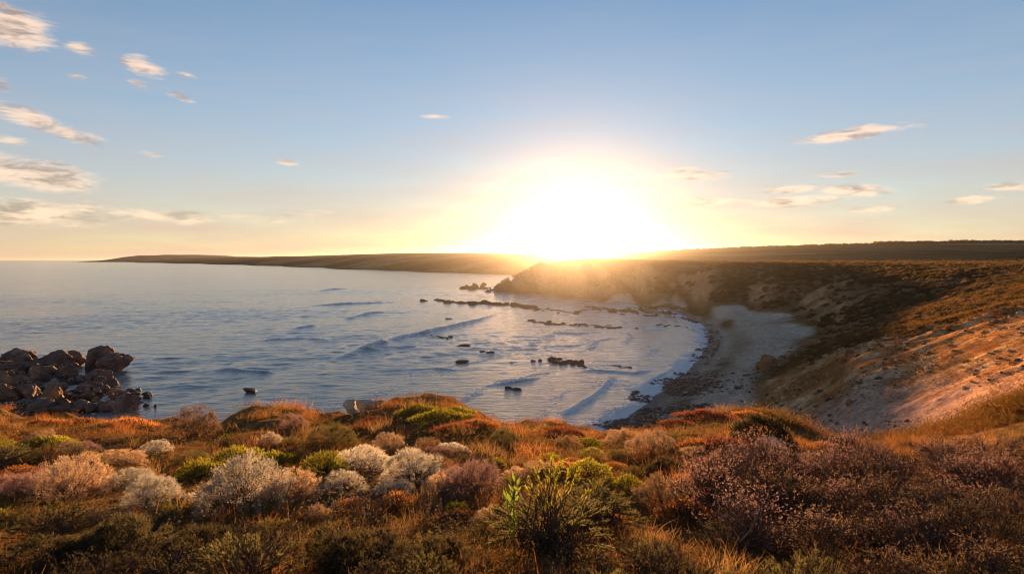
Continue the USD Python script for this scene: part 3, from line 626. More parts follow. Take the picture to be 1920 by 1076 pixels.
def pebble_protos(path):
    out = []
    for k in range(4):
        v, f = rock_shape(2000 + k, 1, 0.85, 0.5, cuts=6, rough=0.3, sub=1)
        raw_mesh(f'{path}/pebble' + (f'_{k:03d}' if k else ''), v, f, (GRANITE, REEF, GRANITE, REEF)[k]); out.append(f'{path}/pebble' + (f'_{k:03d}' if k else ''))
    return out
r = np.random.default_rng(41)
cumS = np.concatenate([[0], np.cumsum(np.linalg.norm(np.diff(SHORE, axis=0), axis=1))])
N = 16000
ss = np.where(r.uniform(size=N) < 0.85, r.uniform(0, cumS[8], N), r.uniform(0, cumS[-1] * 0.85, N))
Q_ = np.column_stack([np.interp(ss, cumS, SHORE[:, k]) for k in (0, 1)]); N_ = np.column_stack([np.interp(ss, cumS, inland[:, k]) for k in (0, 1)])
off = np.abs(r.normal(size=N)) * 4.2 - 2.4; off = np.where(r.uniform(size=N) < 0.06, r.uniform(-4, 24, N), off)
off = np.where(ss > cumS[4], np.clip(off * 0.4, -2.5, 2.0), off)
P = (Q_ + N_ * off[:, None])[(fbm2(Q_[:, 0] + off, Q_[:, 1], 0.25, 0.25, 3, 9) > -0.02) & ((ss < cumS[4]) | (r.uniform(size=N) < 0.12))][:6000]
P = np.array(P); G = ground(P[:, 0], P[:, 1])
sz = np.exp(r.normal(size=len(P)) * 0.5) * 0.25
instancer('beach_pebbles', pebble_protos, np.column_stack([P, np.maximum(G, -0.12) + sz * 0.10]), r.uniform(0, 6.28, len(P)), sz, label='dark pebbles and stones strewn along the tide line of the beach', cat='pebbles', seed=5)

# loose stones on the bare spur
r = np.random.default_rng(43)
u = r.uniform(1400, 2000, 6000); y = r.uniform(28, 66, 6000); x = (u - 960) / FPX * y; g = ground(x, y)
ii = np.clip(np.searchsorted(TH, np.arctan2(x, y)), 0, nT - 1); jj = np.clip(np.searchsorted(LR, np.log(np.hypot(x, y))), 0, nR - 1)
ok = (g > 2.2) & (bare[ii, jj] > 0.3) & (fbm2(x, y, 0.3, 0.3, 3, 73) > -0.02); x, y, g = x[ok][:1500], y[ok][:1500], g[ok][:1500]
sz = np.exp(r.normal(size=len(x)) * 0.55) * 0.13
def stone_protos(path):
    out = []
    for k in range(3):
        v, f = rock_shape(2100 + k, 1, 0.8, 0.6, cuts=7, rough=0.3, sub=1)
        raw_mesh(f'{path}/stone' + (f'_{k:03d}' if k else ''), v, f, (RUSTY, LIMESTONE, RUSTY)[k]); out.append(f'{path}/stone' + (f'_{k:03d}' if k else ''))
    return out
instancer('loose_stones', stone_protos, np.column_stack([x, y, g + sz * 0.1]), r.uniform(0, 6.28, len(x)), sz, label='loose stones scattered over the bare orange slope', cat='stones', seed=15)

SR = sorted((1428 + 122 * t + a * 8, 698 - 60 * t + b * 5, w, h) for t, a, b, w, h in zip(r.uniform(size=16), r.normal(size=16), r.normal(size=16), r.uniform(10, 26, 16), r.uniform(0.4, 0.75, 16)))
for k, (u, v, w, h) in enumerate(SR):
    px_rock(u - w / 2, u + w / 2, v - w * h, v, RUSTY, f'small brown rock at the back of the beach, {ordinal(k + 1)} from the left below the outcrops', 1700 + k, 'slope_rock', 'small rocks at the foot of the near slope', z=2.1, rough=0.45)
# shingle over the whole beach
q = r.integers(0, GX.size, 900000); q = q[(sand.reshape(-1)[q] > 0.6) & (GR.reshape(-1)[q] > 45) & (GZ.reshape(-1)[q] > 0.15)][:9000]
x = GX.reshape(-1)[q] + r.uniform(-0.4, 0.4, len(q)); y = GY.reshape(-1)[q] + r.uniform(-0.6, 0.6, len(q)); g = ground(x, y); sz = np.exp(r.normal(size=len(q)) * 0.45) * 0.13
SHINGLE = rock_material('grey_shingle', (0.26, 0.19, 0.14), (0.46, 0.35, 0.26), (0.60, 0.47, 0.36), 1.0)
def shingle_protos(path):
    out = []
    for k in range(3):
        v, f = rock_shape(2200 + k, 1, 0.85, 0.5, cuts=6, rough=0.25, sub=1)
        raw_mesh(f'{path}/stone' + (f'_{k:03d}' if k else ''), v, f, SHINGLE); out.append(f'{path}/stone' + (f'_{k:03d}' if k else ''))
    return out
instancer('beach_shingle', shingle_protos, np.column_stack([x, y, g + sz * 0.08]), r.uniform(0, 6.28, len(q)), sz, label='pale grey shingle spread over the whole beach', cat='shingle', seed=16)

# ------------------------------------------------------------------ plants
def leaf_material(name, c1, c2, glow=0.35, scale=7.0, spread=0.3, world=0.0):
    n = {'g': ('geometry', {}), 'tc': ('texture_coordinate', {}), 'oi': ('object_info', {}), 'ri': ('geometry', {}), 'no': ('noise_texture', dict(scale=scale, detail=3.0, roughness=0.6)), 'mr': ('map_range', dict(from_min=0.35, from_max=0.65, clamp=True)),
         'c': ('mix_color', dict(a=c1, b=c2)), 'k': ('map_range', dict(to_min=1 - spread, to_max=1 + spread)), 'k2': ('map_range', dict(to_min=0.7, to_max=1.3)), 'km': ('math', dict(math_type='multiply')), 'cc': ('combine_xyz', {}),
         'mc': ('mix_color', dict(blend_type='multiply', fac=1.0, use_clamp=False)), 'd': ('diffuse_bsdf', {}), 't': ('translucent_bsdf', {}), 'm': ('mix_closure', dict(fac=glow))}
    l = [('g.position', 'no.vector'), ('no.fac', 'mr.value'), ('mr.result', 'c.fac'), ('oi.random', 'k.value'), ('g.random_per_island', 'k2.value'), ('k.result', 'km.value1'), ('k2.result', 'km.value2'), ('km.value', 'cc.x'), ('km.value', 'cc.y'), ('km.value', 'cc.z'),
         ('c.result', 'mc.a'), ('cc.vector', 'mc.b'), ('mc.result', 'd.color'), ('mc.result', 't.color'), ('d.BSDF', 'm.closure1'), ('t.BSDF', 'm.closure2')]
    return usdkit.material(stage, f'/World/Looks/{name}', n, l, surface='m.closure')
L_SILVER = leaf_material('silver_leaf', (0.70, 0.65, 0.54), (0.52, 0.49, 0.42), 0.42)
L_TAN = leaf_material('tan_leaf', (0.60, 0.41, 0.25), (0.42, 0.29, 0.19), 0.42)
L_BROWN = leaf_material('brown_leaf', (0.32, 0.21, 0.125), (0.21, 0.145, 0.095), 0.42)
L_PURPLE = leaf_material('purple_leaf', (0.42, 0.26, 0.24), (0.28, 0.18, 0.165), 0.42)
L_OLIVE = leaf_material('olive_leaf', (0.21, 0.18, 0.070), (0.13, 0.12, 0.050), 0.42)
L_DARK = leaf_material('dark_leaf', (0.12, 0.098, 0.050), (0.080, 0.070, 0.038), 0.38)
L_GREEN = leaf_material('yellow_green_leaf', (0.36, 0.32, 0.035), (0.20, 0.20, 0.030), 0.5)
L_BRIGHT = leaf_material('bright_green_leaf', (0.20, 0.28, 0.04), (0.14, 0.22, 0.03), 0.45)
L_ORANGE = leaf_material('orange_leaf', (0.46, 0.20, 0.060), (0.30, 0.125, 0.050), 0.45)
L_RED = leaf_material('red_leaf', (0.27, 0.075, 0.045), (0.17, 0.07, 0.04), 0.40)
L_STRAW = leaf_material('straw', (0.40, 0.25, 0.10), (0.28, 0.16, 0.065), 0.40)
L_GRASS = leaf_material('mixed_short_grass', (0.27, 0.125, 0.040), (0.11, 0.085, 0.026), 0.40, scale=0.55, spread=0.35)
L_SCRUB = leaf_material('hillside_scrub_leaf', (0.235, 0.145, 0.075), (0.135, 0.105, 0.050), 0.3, scale=0.12, spread=0.4)
WOOD = leaf_material('twig_bark', (0.17, 0.115, 0.080), (0.09, 0.062, 0.048), 0.0)
DEADWOOD = leaf_material('bleached_dead_wood', (0.27, 0.19, 0.14), (0.17, 0.12, 0.09), 0.0)
PETAL = leaf_material('pale_flower_head', (0.62, 0.53, 0.42), (0.50, 0.40, 0.30), 0.25)

def unit(v): return v / np.maximum(np.linalg.norm(v, axis=-1, keepdims=True), 1e-9)
def join(parts):
    vs, fs, n = [], [], 0
    for v, f in parts:
        vs.append(v); fs.append(f + n); n += len(v)
    return np.vstack(vs), np.vstack(fs)
def blades(r, base, tip, width):
    """Narrow leaves, one triangle each."""
    d = tip - base; s = unit(np.cross(d, r.normal(size=d.shape))) * (np.asarray(width) / 2).reshape(-1, 1)
    v = np.stack([base - s, base + s, tip], 1).reshape(-1, 3)
    return v, np.arange(len(v)).reshape(-1, 3)
def leaves(r, base, tip, width):
    """Pointed leaves widest in the middle, two triangles each."""
    d = tip - base; s = unit(np.cross(d, r.normal(size=d.shape))) * (np.asarray(width) / 2).reshape(-1, 1); mid = base + d * 0.45
    v = np.stack([base, mid + s, tip, mid - s], 1).reshape(-1, 3); k = np.arange(len(base))[:, None] * 4
    return v, np.vstack([k + [0, 1, 2], k + [0, 2, 3]])
def bent(r, base, d, length, droop, width, seg=4):
    """Long grass blades bending over."""
    side = unit(np.cross(d, r.normal(size=d.shape)))
    rows = []
    for k in range(seg + 1):
        t = k / seg
        c = base + d * (length * t)[:, None] + np.array([0, 0, -1.0]) * (droop * length * t * t)[:, None] + unit(d * [1, 1, 0]) * (0.5 * droop * length * t * t)[:, None]
        w = (np.asarray(width) * (1 - t * 0.92) / 2).reshape(-1, 1) * side
        rows += [c - w, c + w]
    v = np.stack(rows, 1).reshape(-1, 3); n = 2 * (seg + 1); k = np.arange(len(base))[:, None] * n; f = []
    for q in range(seg):
        f += [k + [2 * q, 2 * q + 1, 2 * q + 3], k + [2 * q, 2 * q + 3, 2 * q + 2]]
    return v, np.vstack(f)
def twig(a, b, r0, r1, sides=3):
    d = unit(b - a); x = unit(np.cross(d, np.where(np.abs(d[..., 2:3]) < 0.9, [0, 0, 1.0], [1.0, 0, 0]))); y = np.cross(d, x)
    rows = []
    for c, rad in ((a, r0), (b, r1)):
        for k in range(sides):
            w = 2 * math.pi * k / sides
            rows.append(c + (x * math.cos(w) + y * math.sin(w)) * np.asarray(rad).reshape(-1, 1))
    v = np.stack(rows, 1).reshape(-1, 3); o = np.arange(len(a))[:, None] * 2 * sides; f = []
    for k in range(sides):
        j = (k + 1) % sides; f += [o + [k, j, sides + j], o + [k, sides + j, sides + k]]
    return v, np.vstack(f)
def dome_points(r, n, R, H, lump, seed, low=-0.15):
    d = unit(r.normal(size=(int(n * 2.6), 3))); d = d[d[:, 2] > low][:n]
    k = 1 + lump * (meshkit.fbm(d * 2.3 + seed * 5.3, 3, seed % 40) - 0.5) * 2
    return d * k[:, None] * [R, R, H], d

KINDS = '/World/plant_kinds'
stage.CreateClassPrim(KINDS)
def kind_of_plant(name, parts):
    UsdGeom.Xform.Define(stage, f'{KINDS}/{name}')
    cnt = {}
    for pn, (v, f), m in parts:
        k = cnt.get(pn, 0); cnt[pn] = k + 1
        raw_mesh(f'{KINDS}/{name}/{pn}' + (f'_{k:03d}' if k else ''), v, f, m)
    return name

def cushion(name, mat, seed, R=0.4, H=0.40, knobs=480, per=20, blen=(0.022, 0.052), bw=0.0055, spread=1.1, lump=0.36):
    r = np.random.default_rng(seed)
    P, D = dome_points(r, knobs, R, H, lump, seed)
    P = P * np.where(r.uniform(size=(knobs, 1)) < 0.3, r.uniform(0.55, 0.9, (knobs, 1)), r.uniform(0.92, 1.04, (knobs, 1)))
    base = np.repeat(P, per, 0) + r.normal(size=(knobs * per, 3)) * 0.017
    d = unit(np.repeat(D + [0, 0, 0.15], per, 0) + r.normal(size=(knobs * per, 3)) * spread * 0.55)
    ln = r.uniform(*blen, (knobs * per, 1))
    fol = blades(r, base - d * ln * 0.4, base + d * ln * 0.6, np.full(len(base), bw) * r.uniform(0.7, 1.4, len(base)))
    pick = r.choice(knobs, 90)
    a = r.normal(size=(90, 3)) * [0.04, 0.04, 0]; st = twig(a, P[pick] * 0.86, np.full(90, 0.004), np.full(90, 0.0015))
    fol[0][:, 2] = np.maximum(fol[0][:, 2], -0.06)
    return kind_of_plant(name, [('foliage', fol, mat), ('stems', st, WOOD)])

def leafy(name, mat, seed, R=0.35, H=0.3, n=2600, ll=(0.03, 0.055), lw=0.012, up=0.6, lump=0.3):
    r = np.random.default_rng(seed)
    P, D = dome_points(r, n, R, H, lump, seed, -0.05); P *= r.uniform(0.6, 1.02, (len(P), 1)) ** 0.5; n = len(P)
    d = unit(D + [0, 0, up] + r.normal(size=(n, 3)) * 0.5); ln = r.uniform(*ll, (n, 1))
    fol = leaves(r, P - d * ln * 0.5, P + d * ln * 0.5, np.full(n, lw) * r.uniform(0.7, 1.3, n))
    pick = r.choice(n, 60); st = twig(r.normal(size=(60, 3)) * [0.05, 0.05, 0], P[pick], np.full(60, 0.006), np.full(60, 0.003))
    return kind_of_plant(name, [('foliage', fol, mat), ('stems', st, WOOD)])

def spiky(name, mat, mat2, seed, R=0.34, H=0.55, stems=130, per=42, ll=(0.02, 0.04), lw=0.005):
    r = np.random.default_rng(seed)
    a = r.normal(size=(stems, 3)) * [R * 0.3, R * 0.3, 0]
    P, D = dome_points(r, stems, R, H, 0.3, seed, 0.1)
    mid = a + (P - a) * 0.5 + np.array([0, 0, 0.12 * H])
    st = join([twig(a, mid, np.full(stems, 0.005), np.full(stems, 0.0035)), twig(mid, P, np.full(stems, 0.0035), np.full(stems, 0.0015))])
    t = r.uniform(0.25, 1.0, (stems, per, 1)) ** 0.8
    ax = unit(P - mid)[:, None] * np.ones((1, per, 1)); b = (mid[:, None] + (P - mid)[:, None] * (t * 1.05)).reshape(-1, 3)
    d = unit(ax.reshape(-1, 3) * 0.9 + [0, 0, 0.25] + r.normal(size=b.shape) * 0.42); ln = r.uniform(*ll, (len(b), 1))
    fol = leaves(r, b, b + d * ln, np.full(len(b), lw))
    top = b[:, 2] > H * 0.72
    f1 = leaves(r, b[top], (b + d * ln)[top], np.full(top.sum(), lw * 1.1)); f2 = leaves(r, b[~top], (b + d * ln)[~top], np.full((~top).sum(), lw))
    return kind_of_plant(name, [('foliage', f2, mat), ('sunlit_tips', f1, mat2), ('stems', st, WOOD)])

def twiggy(name, mat, seed, R=0.42, H=0.5, mains=34, wood=None, leafn=2600, ll=(0.012, 0.028), lw=0.006):
    r = np.random.default_rng(seed)
    a = r.normal(size=(mains, 3)) * [0.05, 0.05, 0]; P, D = dome_points(r, mains, R, H, 0.4, seed, 0.15)
    segs, tips = [], []
    cur = a; 
    levels = [(a, P * 0.55 + r.normal(size=P.shape) * 0.05, 0.0065, 0.004)]
    for k, (cnt, ln) in enumerate(((3, 0.20), (3, 0.13), (3, 0.085))):
        A_, B_, r0, r1 = levels[-1]
        at = A_ + (B_ - A_) * 1.0
        base = np.repeat(at, cnt, 0) - np.repeat(B_ - A_, cnt, 0) * r.uniform(0, 0.55, (len(at) * cnt, 1))
        d = unit(np.repeat(unit(B_ - A_), cnt, 0) + r.normal(size=base.shape) * 0.55 + [0, 0, 0.18])
        levels.append((base, base + d * ln * r.uniform(0.6, 1.3, (len(base), 1)), r1, r1 * 0.6))
    st = join([twig(x, y, np.full(len(x), r0), np.full(len(x), r1)) for x, y, r0, r1 in levels[:3]] + [blades(r, levels[3][0], levels[3][1], np.full(len(levels[3][0]), 0.004))])
    A_, B_ = levels[3][:2]
    k = r.integers(0, len(A_), leafn); b = A_[k] + (B_ - A_)[k] * r.uniform(0.2, 1.05, (leafn, 1)); d = unit(unit(B_ - A_)[k] + r.normal(size=b.shape) * 0.7)
    fol = leaves(r, b, b + d * r.uniform(*ll, (leafn, 1)), np.full(leafn, lw))
    return kind_of_plant(name, [('foliage', fol, mat), ('twigs', st, wood or WOOD)])

def tuft(name, mat, seed, n=90, R=0.07, ln=(0.2, 0.45), w=0.005, lean=0.35, droop=0.35, heads=0, headmat=None):
    r = np.random.default_rng(seed)
    b = r.normal(size=(n, 3)) * [R, R, 0]; d = unit(np.array([0, 0, 1.0]) + r.normal(size=(n, 3)) * [lean, lean, 0]); L = r.uniform(*ln, n)
    parts = [('blades', bent(r, b, d, L, r.uniform(0.1, 1, n) * droop, np.full(n, w)), mat)]
    if heads:
        b = r.normal(size=(heads, 3)) * [R, R, 0]; d = unit(np.array([0, 0, 1.0]) + r.normal(size=(heads, 3)) * [lean, lean, 0]); L = r.uniform(1.05, 1.5, heads) * ln[1]
        parts.append(('stalks', bent(r, b, d, L, np.full(heads, droop * 0.4), np.full(heads, w * 0.7)), mat))
        tip = b + d * L[:, None] * 1.0 + np.array([0, 0, -1.0]) * (droop * 0.4 * L)[:, None] + unit(d * [1, 1, 0]) * (0.2 * droop * L)[:, None]
        q = 14; c = np.repeat(tip, q, 0) - np.repeat(d, q, 0) * r.uniform(0, 0.09, (heads * q, 1)); dd = unit(np.repeat(d, q, 0) + r.normal(size=c.shape) * 0.45)
        parts.append(('seed_heads', leaves(r, c, c + dd * 0.022, np.full(len(c), 0.006)), headmat or mat))
    return kind_of_plant(name, parts)

def mat_plant(name, mat, seed, R=0.4, H=0.12, n=1500, ll=(0.035, 0.07), lw=0.012):
    r = np.random.default_rng(seed)
    th, rad = r.uniform(0, 6.283, n), R * np.sqrt(r.uniform(0, 1, n)); rad *= 1 + 0.35 * np.sin(th * 3 + seed) * 0.6
    P = np.stack([rad * np.cos(th), rad * np.sin(th), H * np.maximum(0, 1 - (rad / R) ** 2) * r.uniform(0.5, 1, n)], -1)
    d = unit(np.array([0, 0, 0.8]) + r.normal(size=(n, 3)) * 0.7); d[:, 2] = np.abs(d[:, 2])
    ln = r.uniform(*ll, (n, 1))
    return kind_of_plant(name, [('foliage', leaves(r, P, P + d * ln, np.full(n, lw)), mat)])

def flowers(name, seed, n=16, R=0.16, ln=(0.22, 0.42)):
    r = np.random.default_rng(seed)
    b = r.normal(size=(n, 3)) * [R * 0.5, R * 0.5, 0]; d = unit(np.array([0, 0, 1.0]) + r.normal(size=(n, 3)) * [0.35, 0.35, 0]); L = r.uniform(*ln, n); tip = b + d * L[:, None]
    st = twig(b, tip, np.full(n, 0.0025), np.full(n, 0.0015))
    ico = trimesh.creation.icosphere(1); hv, hf = np.array(ico.vertices), np.array(ico.faces)
    heads = [('flower_head', (hv * [0.011, 0.011, 0.008] * r.uniform(0.7, 1.3) + t, hf), PETAL) for t in tip]
    k = r.integers(0, n, 160); c = b[k] + (tip - b)[k] * r.uniform(0.05, 0.75, (160, 1)); dd = unit(d[k] + r.normal(size=c.shape) * 0.7)
    lv = leaves(r, c, c + dd * r.uniform(0.02, 0.04, (160, 1)), np.full(160, 0.006))
    return kind_of_plant(name, [('stems', st, WOOD), ('leaves', lv, L_OLIVE)] + heads)

def dead_branch(name, seed, length=0.6):
    r = np.random.default_rng(seed); tubes = []
    def grow(a, d, ln, rad, lvl):
        steps = 4
        for s in range(steps):
            b = a + d * ln / steps; r1 = rad * 0.86
            tubes.append((a, b, rad, r1)); a, rad = b, r1; d = unit(d + r.normal(size=3) * 0.22 + [0, 0, 0.03])
            if lvl < 3 and s > 0 and r.uniform() < 0.8: grow(a, unit(d + r.normal(size=3) * 0.75), ln * r.uniform(0.4, 0.65), rad * 0.65, lvl + 1)
    grow(np.zeros(3), unit(np.array([0.75, 0.1, 0.55])), length, 0.011, 0); grow(np.zeros(3), unit(np.array([-0.55, 0.1, 0.75])), length * 0.8, 0.009, 0)
    T = [np.array(x) for x in zip(*tubes)]
    return kind_of_plant(name, [('branches', twig(T[0], T[1], T[2], T[3], 5), DEADWOOD)])

for k in range(3): cushion(f'silver_bush_{k}', L_SILVER, 10 + k, H=(0.40, 0.34, 0.46)[k])
for k in range(2): cushion(f'tan_bush_{k}', L_TAN, 20 + k, H=(0.36, 0.44)[k])
cushion('brown_bush_0', L_BROWN, 30, H=0.42); cushion('purple_bush_0', L_PURPLE, 31, H=0.38); cushion('olive_bush_0', L_OLIVE, 32, H=0.38); cushion('dark_bush_0', L_DARK, 33, H=0.40, blen=(0.03, 0.08), bw=0.008)
leafy('green_hedge_0', L_GREEN, 40); leafy('green_hedge_1', L_GREEN, 41, H=0.36); leafy('dark_green_0', L_DARK, 42, H=0.34, n=3200, lw=0.014); leafy('orange_leafy_0', L_ORANGE, 43, n=2000, H=0.3, up=0.9)
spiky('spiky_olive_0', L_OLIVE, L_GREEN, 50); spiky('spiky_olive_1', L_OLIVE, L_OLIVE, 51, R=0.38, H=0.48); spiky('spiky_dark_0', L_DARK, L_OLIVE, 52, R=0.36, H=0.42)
twiggy('twig_purple_0', L_PURPLE, 60); twiggy('twig_purple_1', L_PURPLE, 61, H=0.42); twiggy('twig_brown_0', L_BROWN, 62, H=0.45); twiggy('twig_brown_1', L_DARK, 63, H=0.4, leafn=3200); twiggy('twig_bare_0', L_BROWN, 64, wood=DEADWOOD, leafn=500)
tuft('straw_tuft_0', L_STRAW, 70); tuft('straw_tuft_1', L_STRAW, 71, n=140, R=0.10, ln=(0.12, 0.30)); tuft('tall_grass_0', L_STRAW, 72, n=26, R=0.05, ln=(0.35, 0.62), w=0.005, lean=0.28, droop=0.25, heads=9); tuft('orange_tuft_0', L_ORANGE, 73, n=130, R=0.10, ln=(0.10, 0.26))
mat_plant('red_mat_0', L_RED, 80); mat_plant('orange_mat_0', L_ORANGE, 81); mat_plant('green_mat_0', L_GREEN, 82, H=0.14)
flowers('flowers_0', 90); flowers('flowers_1', 91, n=24, R=0.24); dead_branch('dead_branch_0', 95); dead_branch('dead_branch_1', 96, 0.45)
r = np.random.default_rng(97)
_st = twig(np.array([[0, 0, 0], [0.01, 0, 0.16], [0.03, 0, 0.10]]), np.array([[0.01, 0, 0.16], [0.0, 0.005, 0.30], [0.09, 0.01, 0.24]]), np.array([.005, .004, .003]), np.array([.004, .003, .002]))
_b = np.concatenate([np.tile([[0.0, 0.005, 0.29]], (26, 1)), np.tile([[0.09, 0.01, 0.23]], (20, 1)), np.tile([[0.01, 0.0, 0.17]], (10, 1))]) + r.normal(size=(56, 3)) * [0.008, 0.008, 0.022]
_d = unit(r.normal(size=(56, 3)) * [0.6, 0.6, 0.3] + [0, 0, 0.7])
kind_of_plant('green_sprig_0', [('stem', _st, L_GREEN), ('leaves', leaves(r, _b, _b + _d * r.uniform(0.025, 0.05, (56, 1)), np.full(56, 0.013)), L_BRIGHT)])

SPAN = dict(silver_bush=0.86, tan_bush=0.86, brown_bush=0.86, purple_bush=0.86, olive_bush=0.86, dark_bush=0.86, green_hedge=0.74, dark_green=0.74, orange_leafy=0.74, spiky_olive=0.74, spiky_dark=0.74, twig_purple=0.95, twig_brown=0.95, twig_bare=0.95,
            straw_tuft=0.45, tall_grass=0.5, orange_tuft=0.4, red_mat=0.85, orange_mat=0.85, green_mat=0.85, flowers=0.4, dead_branch=0.8, green_sprig=0.14)
_pr = np.random.default_rng(1234)
PLACED = []
def plant(kind, at, scale, yaw, name, label, cat, group=None, zs=1.0):
    x = UsdGeom.Xform.Define(stage, numbered(name))
    x.AddTranslateOp().Set(Gf.Vec3d(*map(float, at))); x.AddRotateZOp().Set(float(math.degrees(yaw))); ex = float(_pr.uniform(0.82, 1.22)); x.AddScaleOp().Set(Gf.Vec3f(scale * ex, scale / ex, scale * zs))
    p = x.GetPrim(); p.GetReferences().AddInternalReference(f'{KINDS}/{kind}'); p.SetInstanceable(True)
    return data(p, label, cat, group)
def px_plant(kind, u, vb, wpx, name, label, cat='bush', group=None, zs=1.0, lift=-0.03, yaw=None):
    p = hit(u, vb); s = wpx / FPX * p[1] / SPAN[kind.rsplit('_', 1)[0]]
    PLACED.append((p[0], p[1], s * 0.4))
    return plant(kind, (p[0], p[1] + 0.25 * wpx / FPX * p[1], float(ground(p[0], p[1] + 0.25 * wpx / FPX * p[1])) + lift), s, _pr.uniform(0, 6.28) if yaw is None else yaw, name, label, cat, group, zs)

BUSHES = [
    ('silver_bush_0', 440, 962, 160, 'cushion_bush', 'large silver-grey cushion bush left of centre, biggest of the pale mounds', 1.15), ('tan_bush_0', 540, 936, 92, 'cushion_bush', 'warm tan cushion bush touching the big silver mound on its right', 1.1),
    ('silver_bush_1', 672, 878, 80, 'cushion_bush', 'round silver bush right of the yellow-green leafy bush', 1.1), ('silver_bush_2', 772, 905, 108, 'cushion_bush', 'tall silver bush with dark shaded foot in the middle of the pale group', 1.0),
    ('tan_bush_1', 722, 846, 66, 'cushion_bush', 'dry brownish bush with bare stems behind the pale group', 1.0), ('olive_bush_0', 612, 836, 88, 'cushion_bush', 'greyish olive bush behind the yellow-green leafy bush', 0.9),
    ('tan_bush_0', 822, 925, 62, 'cushion_bush', 'small tan bush trailing down right of the tall silver bush', 1.2), ('silver_bush_0', 636, 925, 84, 'cushion_bush', 'bright silver bush in front of the yellow-green leafy bush', 0.9),
    ('silver_bush_1', 735, 930, 66, 'cushion_bush', 'small blue-grey bush just above the orange flowers', 0.9), ('purple_bush_0', 886, 925, 108, 'cushion_bush', 'broad purple-brown bush with a pale top right of the pale group', 1.0),
    ('olive_bush_0', 946, 840, 54, 'cushion_bush', 'small upright olive bush on the slope below the dip in the edge', 1.3), ('tan_bush_1', 1226, 856, 88, 'cushion_bush', 'pale tan bush leaning left on the slope above the beach', 1.0),
    ('tan_bush_0', 1170, 826, 60, 'cushion_bush', 'low tan bush on the rim, left of the leaning pale one', 0.8), ('silver_bush_2', 1448, 850, 58, 'cushion_bush', 'grey bush in front of the dark green shrub on the right', 0.9),
    ('dark_green_0', 1440, 836, 112, 'leafy_shrub', 'dark green shrub with a yellow-green edge below the orange gully', 1.0), ('silver_bush_0', 285, 852, 54, 'cushion_bush', 'small silver bush alone on the left grassy slope', 0.9),
    ('tan_bush_1', 108, 935, 130, 'cushion_bush', 'wide tan-topped bush at left with a deep dark underside', 1.2), ('silver_bush_1', 232, 915, 78, 'cushion_bush', 'pale bush between the wide tan-topped one and the big silver mound', 1.0),
    ('silver_bush_0', 268, 948, 92, 'cushion_bush', 'tan bush with dark foot lower left of the big silver mound', 1.1), ('purple_bush_0', 28, 932, 100, 'cushion_bush', 'brownish bush cut by the left edge of the picture', 1.0),
    ('brown_bush_0', 348, 822, 92, 'cushion_bush', 'grey-brown bush on the rim at the notch where the sea shows', 1.2), ('purple_bush_0', 545, 803, 50, 'cushion_bush', 'round dark red bush on the left hump', 1.1),
    ('silver_bush_2', 500, 838, 46, 'cushion_bush', 'little grey bush behind the yellow-green hedge', 1.0), ('dark_bush_0', 1252, 898, 66, 'cushion_bush', 'round dark bush below the leaning pale one', 1.1),
    ('tan_bush_1', 1302, 866, 56, 'cushion_bush', 'small dry bush right of the round dark one', 0.9), ('purple_bush_0', 1530, 882, 60, 'cushion_bush', 'round purple-brown bush at the start of the thicket on the right', 1.1),
    ('green_hedge_0', 362, 902, 96, 'leafy_shrub', 'left end of the yellow-green leafy hedge behind the big silver mound', 0.8), ('green_hedge_1', 436, 880, 104, 'leafy_shrub', 'middle of the yellow-green leafy hedge behind the big silver mound', 0.75), ('green_hedge_0', 510, 880, 92, 'leafy_shrub', 'right end of the yellow-green leafy hedge behind the big silver mound', 0.75),
    ('green_hedge_1', 598, 894, 96, 'leafy_shrub', 'separate bright yellow-green leafy bush beside the round silver one', 0.9), ('green_hedge_0', 1182, 925, 74, 'leafy_shrub', 'yellow-green bush right of the large spiky olive bush', 1.0), ('green_hedge_1', 1110, 900, 90, 'leafy_shrub', 'yellow-lit leafy bush on the right shoulder of the large spiky olive bush', 0.8),
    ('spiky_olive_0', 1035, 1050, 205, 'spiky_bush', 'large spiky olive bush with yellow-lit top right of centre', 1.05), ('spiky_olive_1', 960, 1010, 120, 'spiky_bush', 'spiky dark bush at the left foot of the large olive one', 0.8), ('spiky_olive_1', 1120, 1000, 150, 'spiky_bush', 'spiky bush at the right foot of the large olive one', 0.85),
    ('orange_leafy_0', 738, 965, 92, 'leafy_shrub', 'orange-brown leafy plant below the pale group of bushes', 0.9), ('orange_leafy_0', 664, 958, 78, 'leafy_shrub', 'rusty orange plant between white flowers and the bright silver bush', 0.7), ('orange_leafy_0', 850, 985, 90, 'leafy_shrub', 'orange grassy plant left of the large spiky olive bush', 0.7), ('orange_leafy_0', 1290, 985, 110, 'leafy_shrub', 'orange and yellow leafy plant in front of the thicket', 0.9),
    ('brown_bush_0', 1370, 880, 70, 'cushion_bush', 'dull brown bush halfway between the beach rim and the thicket', 0.9), ('brown_bush_0', 1255, 960, 120, 'cushion_bush', 'dull brown bush below the round dark one', 0.9)]
for k, u, vb, w, nm, lab, zs in BUSHES:
    px_plant(k, u, vb, w * 1.18, nm, lab, 'bush', zs=zs * 0.92)
